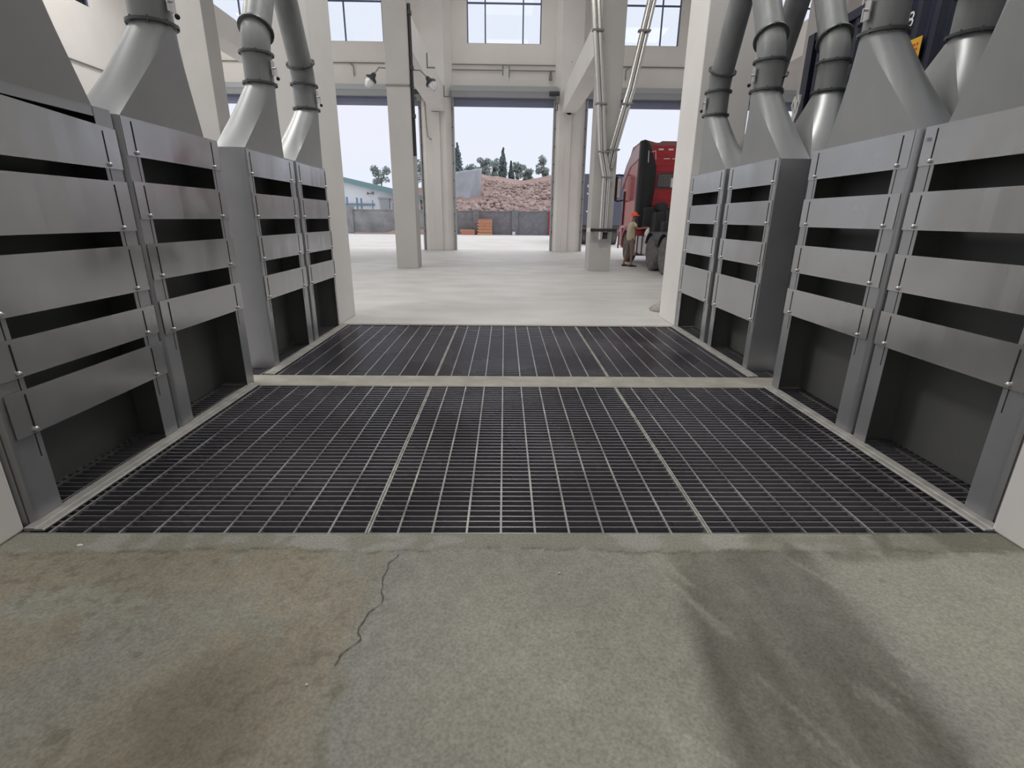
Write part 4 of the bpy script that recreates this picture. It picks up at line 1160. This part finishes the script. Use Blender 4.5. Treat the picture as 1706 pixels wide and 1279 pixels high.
rp = MB().box(4.16, 4.30, 49.9, 50.1, 0, 2.1)
tag(rp.build('red_post', 'red', bevel=0.01), 'slim red post standing at the yard wall behind the pilaster', 'post')
# shed beyond the wall
sh = thing('shed', 'long white shed with a sloping teal roof beyond the rendered yard wall', 'building', (-22, 62, 0))
mb = MB(); mb.prism([(-40, 0), (-9.5, 0), (-9.5, 3.35), (-40, 9.8)], 'y', 60, 74); mb.build('wall', 'bldg', sh)
mb = MB(); mb.prism([(-41, 10.0), (-9.0, 3.25), (-9.0, 3.78), (-41, 10.55)], 'y', 59.4, 75); mb.build('roof', 'bldgroof', sh)
MB().box(-18.6, -14.6, 59.7, 60.0, 2.72, 2.92).box(-13.9, -12.9, 59.7, 60.0, 2.55, 2.72).build('blue_canopy', 'bluegate', sh)
mb = MB().prism([(-13.6, 0), (-12.9, 0), (-12.9, 3.5), (-14.0, 3.5)], 'y', 59.6, 59.95).box(-14.1, -11, 59.5, 60, 3.45, 3.62); mb.build('chute', 'shutter', sh)
wl = thing('wall_fan', 'pair of small grey horns on the white shed wall', 'horn', (-14.6, 59.6, 3.9))
for sx in (-1, 1):
    MB().tube([(-14.9, 59.55, 3.95), (-14.9 + sx * 0.35, 59.5, 4.0 + 0.02 * sx)], [0.04, 0.17], 10).build('horn', 'conduit', wl)
pn = 0
for (px_, h, r_) in ((-15.6, 3.35, 0.10), (-14.62, 3.3, 0.09), (-14.2, 3.25, 0.09), (-13.1, 3.1, 0.05), (-11.1, 2.9, 0.05), (-10.8, 2.9, 0.05)):
    o = MB().cyl((px_, 53, 0), (px_, 53, h), r_, 8).build('steel_post', 'bluegate')
    tag(o, ['thick blue-grey post, first of the row before the white shed', 'thick blue-grey post next to the first, before the shed', 'thick blue-grey post leaning close to its twin before the shed', 'slender blue-grey post standing alone before the shed', 'thin post of the close pair before the shed chute', 'thin post beside the lamp column edge before the shed'][pn], 'post', 'posts before the white shed'); pn += 1

# trees
def leaf_cloud(mb, c, r, n_, s, rng):
    for _ in range(n_):
        while True:
            p = Vector((rng.uniform(-1, 1), rng.uniform(-1, 1), rng.uniform(-1, 1)))
            if 0.25 < p.length < 1: break
        q0 = Vector((c[0] + p.x * r[0], c[1] + p.y * r[1], c[2] + p.z * r[2]))
        a = Vector((rng.uniform(-1, 1), rng.uniform(-1, 1), rng.uniform(-1, 1))).normalized(); b_ = a.orthogonal().normalized()
        k_ = s * rng.uniform(0.6, 1.3)
        mb.add([q0 - a * k_, q0 + b_ * k_ * 0.6, q0 + a * k_, q0 - b_ * k_ * 0.6], [(0, 1, 2, 3)])
def bushy(x, y, z0, ztop, wd, lb, seed, dens=1.0):
    rng = random.Random(seed)
    t = thing('tree', lb, 'tree', (x, y, z0), 'trees on the hill')
    h = ztop - z0
    tr_ = MB().tube([(x, y, z0 - 0.6), (x + 0.1, y, z0 + h * 0.45), (x, y, z0 + h * 0.8)], [0.12, 0.08, 0.03], 7)
    cr_ = MB()
    for i in range(12):
        c = (x + rng.uniform(-1, 1) * wd * 0.75, y + rng.uniform(-.5, .5), z0 + h * rng.uniform(0.18, 0.88))
        tr_.tube([(x, y, z0 + h * 0.3), c], [0.05, 0.015], 5)
        leaf_cloud(cr_, c, (wd * 0.42, wd * 0.42, h * 0.15), int(110 * dens), 0.13, rng)
    tr_.build('trunk', 'bark', t); cr_.build('foliage', 'leaf', t)
def cypress(x, y, z0, ztop, wd, lb, seed):
    rng = random.Random(seed)
    t = thing('cypress_tree', lb, 'tree', (x, y, z0), 'trees on the hill')
    MB().tube([(x, y, z0 - 0.6), (x, y, z0 + 1)], 0.1, 7).build('trunk', 'bark', t)
    mb = MB(); h = ztop - z0
    for i in range(16):
        u = i / 15; r = wd * (0.30 + 0.9 * math.sin(math.pi * min(1, 0.12 + 0.88 * (1 - u)) * 0.62)) * (1 - u ** 3 * 0.85) * 0.75
        leaf_cloud(mb, (x + rng.uniform(-.06, .06), y, z0 + 0.3 + (h - 0.5) * u), (r * 1.15, r * 1.15, h * 0.07), 110, 0.13, rng)
    mb.build('foliage', 'leafdark', t)
TY = 68
bushy(-18.3, 80, 5.6, 8.8, 1.5, 'grey-green tree above the shed roof beside the lamp column', 1)
bushy(-11.4, 76.5, 5.6, 9.2, 1.4, 'tree half hidden in the slit beside the pilaster', 2)
cypress(-5.9, 68, 5.8, 10.2, 0.75, 'dark pointed tree touching the edge of the pilaster', 3)
bushy(-4.65, 72, 5.9, 8.5, 1.2, 'wide low tree above the grey tarpaulin', 4)
bushy(-2.8, 65.5, 6.0, 8.3, 1.0, 'small rounded tree between the tarpaulin and the tall cypress', 5)
bushy(-1.65, 70, 6.0, 8.8, 0.9, 'loose tall tree immediately before the tall cypress', 6, 0.8)
cypress(-0.28, TY, 5.8, 9.75, 0.62, 'tallest dark cypress in the middle of the hill', 7)
cypress(0.82, 71, 5.8, 8.6, 0.42, 'shorter dark cypress beside the tallest one', 8)
bushy(1.55, 66, 5.8, 8.0, 0.6, 'thin pale tree just past the two cypresses', 9, 0.6)
bushy(2.75, 70, 5.8, 8.0, 0.8, 'soft pale tree in the open middle of the hill crest', 10)
bushy(4.8, TY, 6.1, 8.9, 1.1, 'open-branched tree alone near the second pilaster', 11, 0.8)

# blue trailer in the yard
bt = thing('box_trailer', 'haze-paled blue box trailer standing in the yard behind the steel tube column', 'trailer', (5.9, 34, 0))
MB().box(4.65, 7.1, 32, 40, 1.15, 4.05).build('box', 'navyhaze', bt, bevel=0.03)
MB().box(4.75, 7.0, 32.1, 40, 0.9, 1.15).build('chassis', 'rim', bt)
for wy in (33, 34.3):
    MB().cyl((4.7, wy, 0.5), (5.2, wy, 0.5), 0.5, 20).build('wheel', 'tyre', bt)
    MB().cyl((6.5, wy, 0.5), (7.0, wy, 0.5), 0.5, 20).build('wheel', 'tyre', bt)
MB().box(4.9, 5.1, 31.96, 32.0, 3.3, 3.45).box(4.9, 5.15, 31.96, 32.0, 2.9, 3.0).box(4.9, 5.05, 31.96, 32.0, 1.9, 2.0).build('white_marking', 'white', bt)
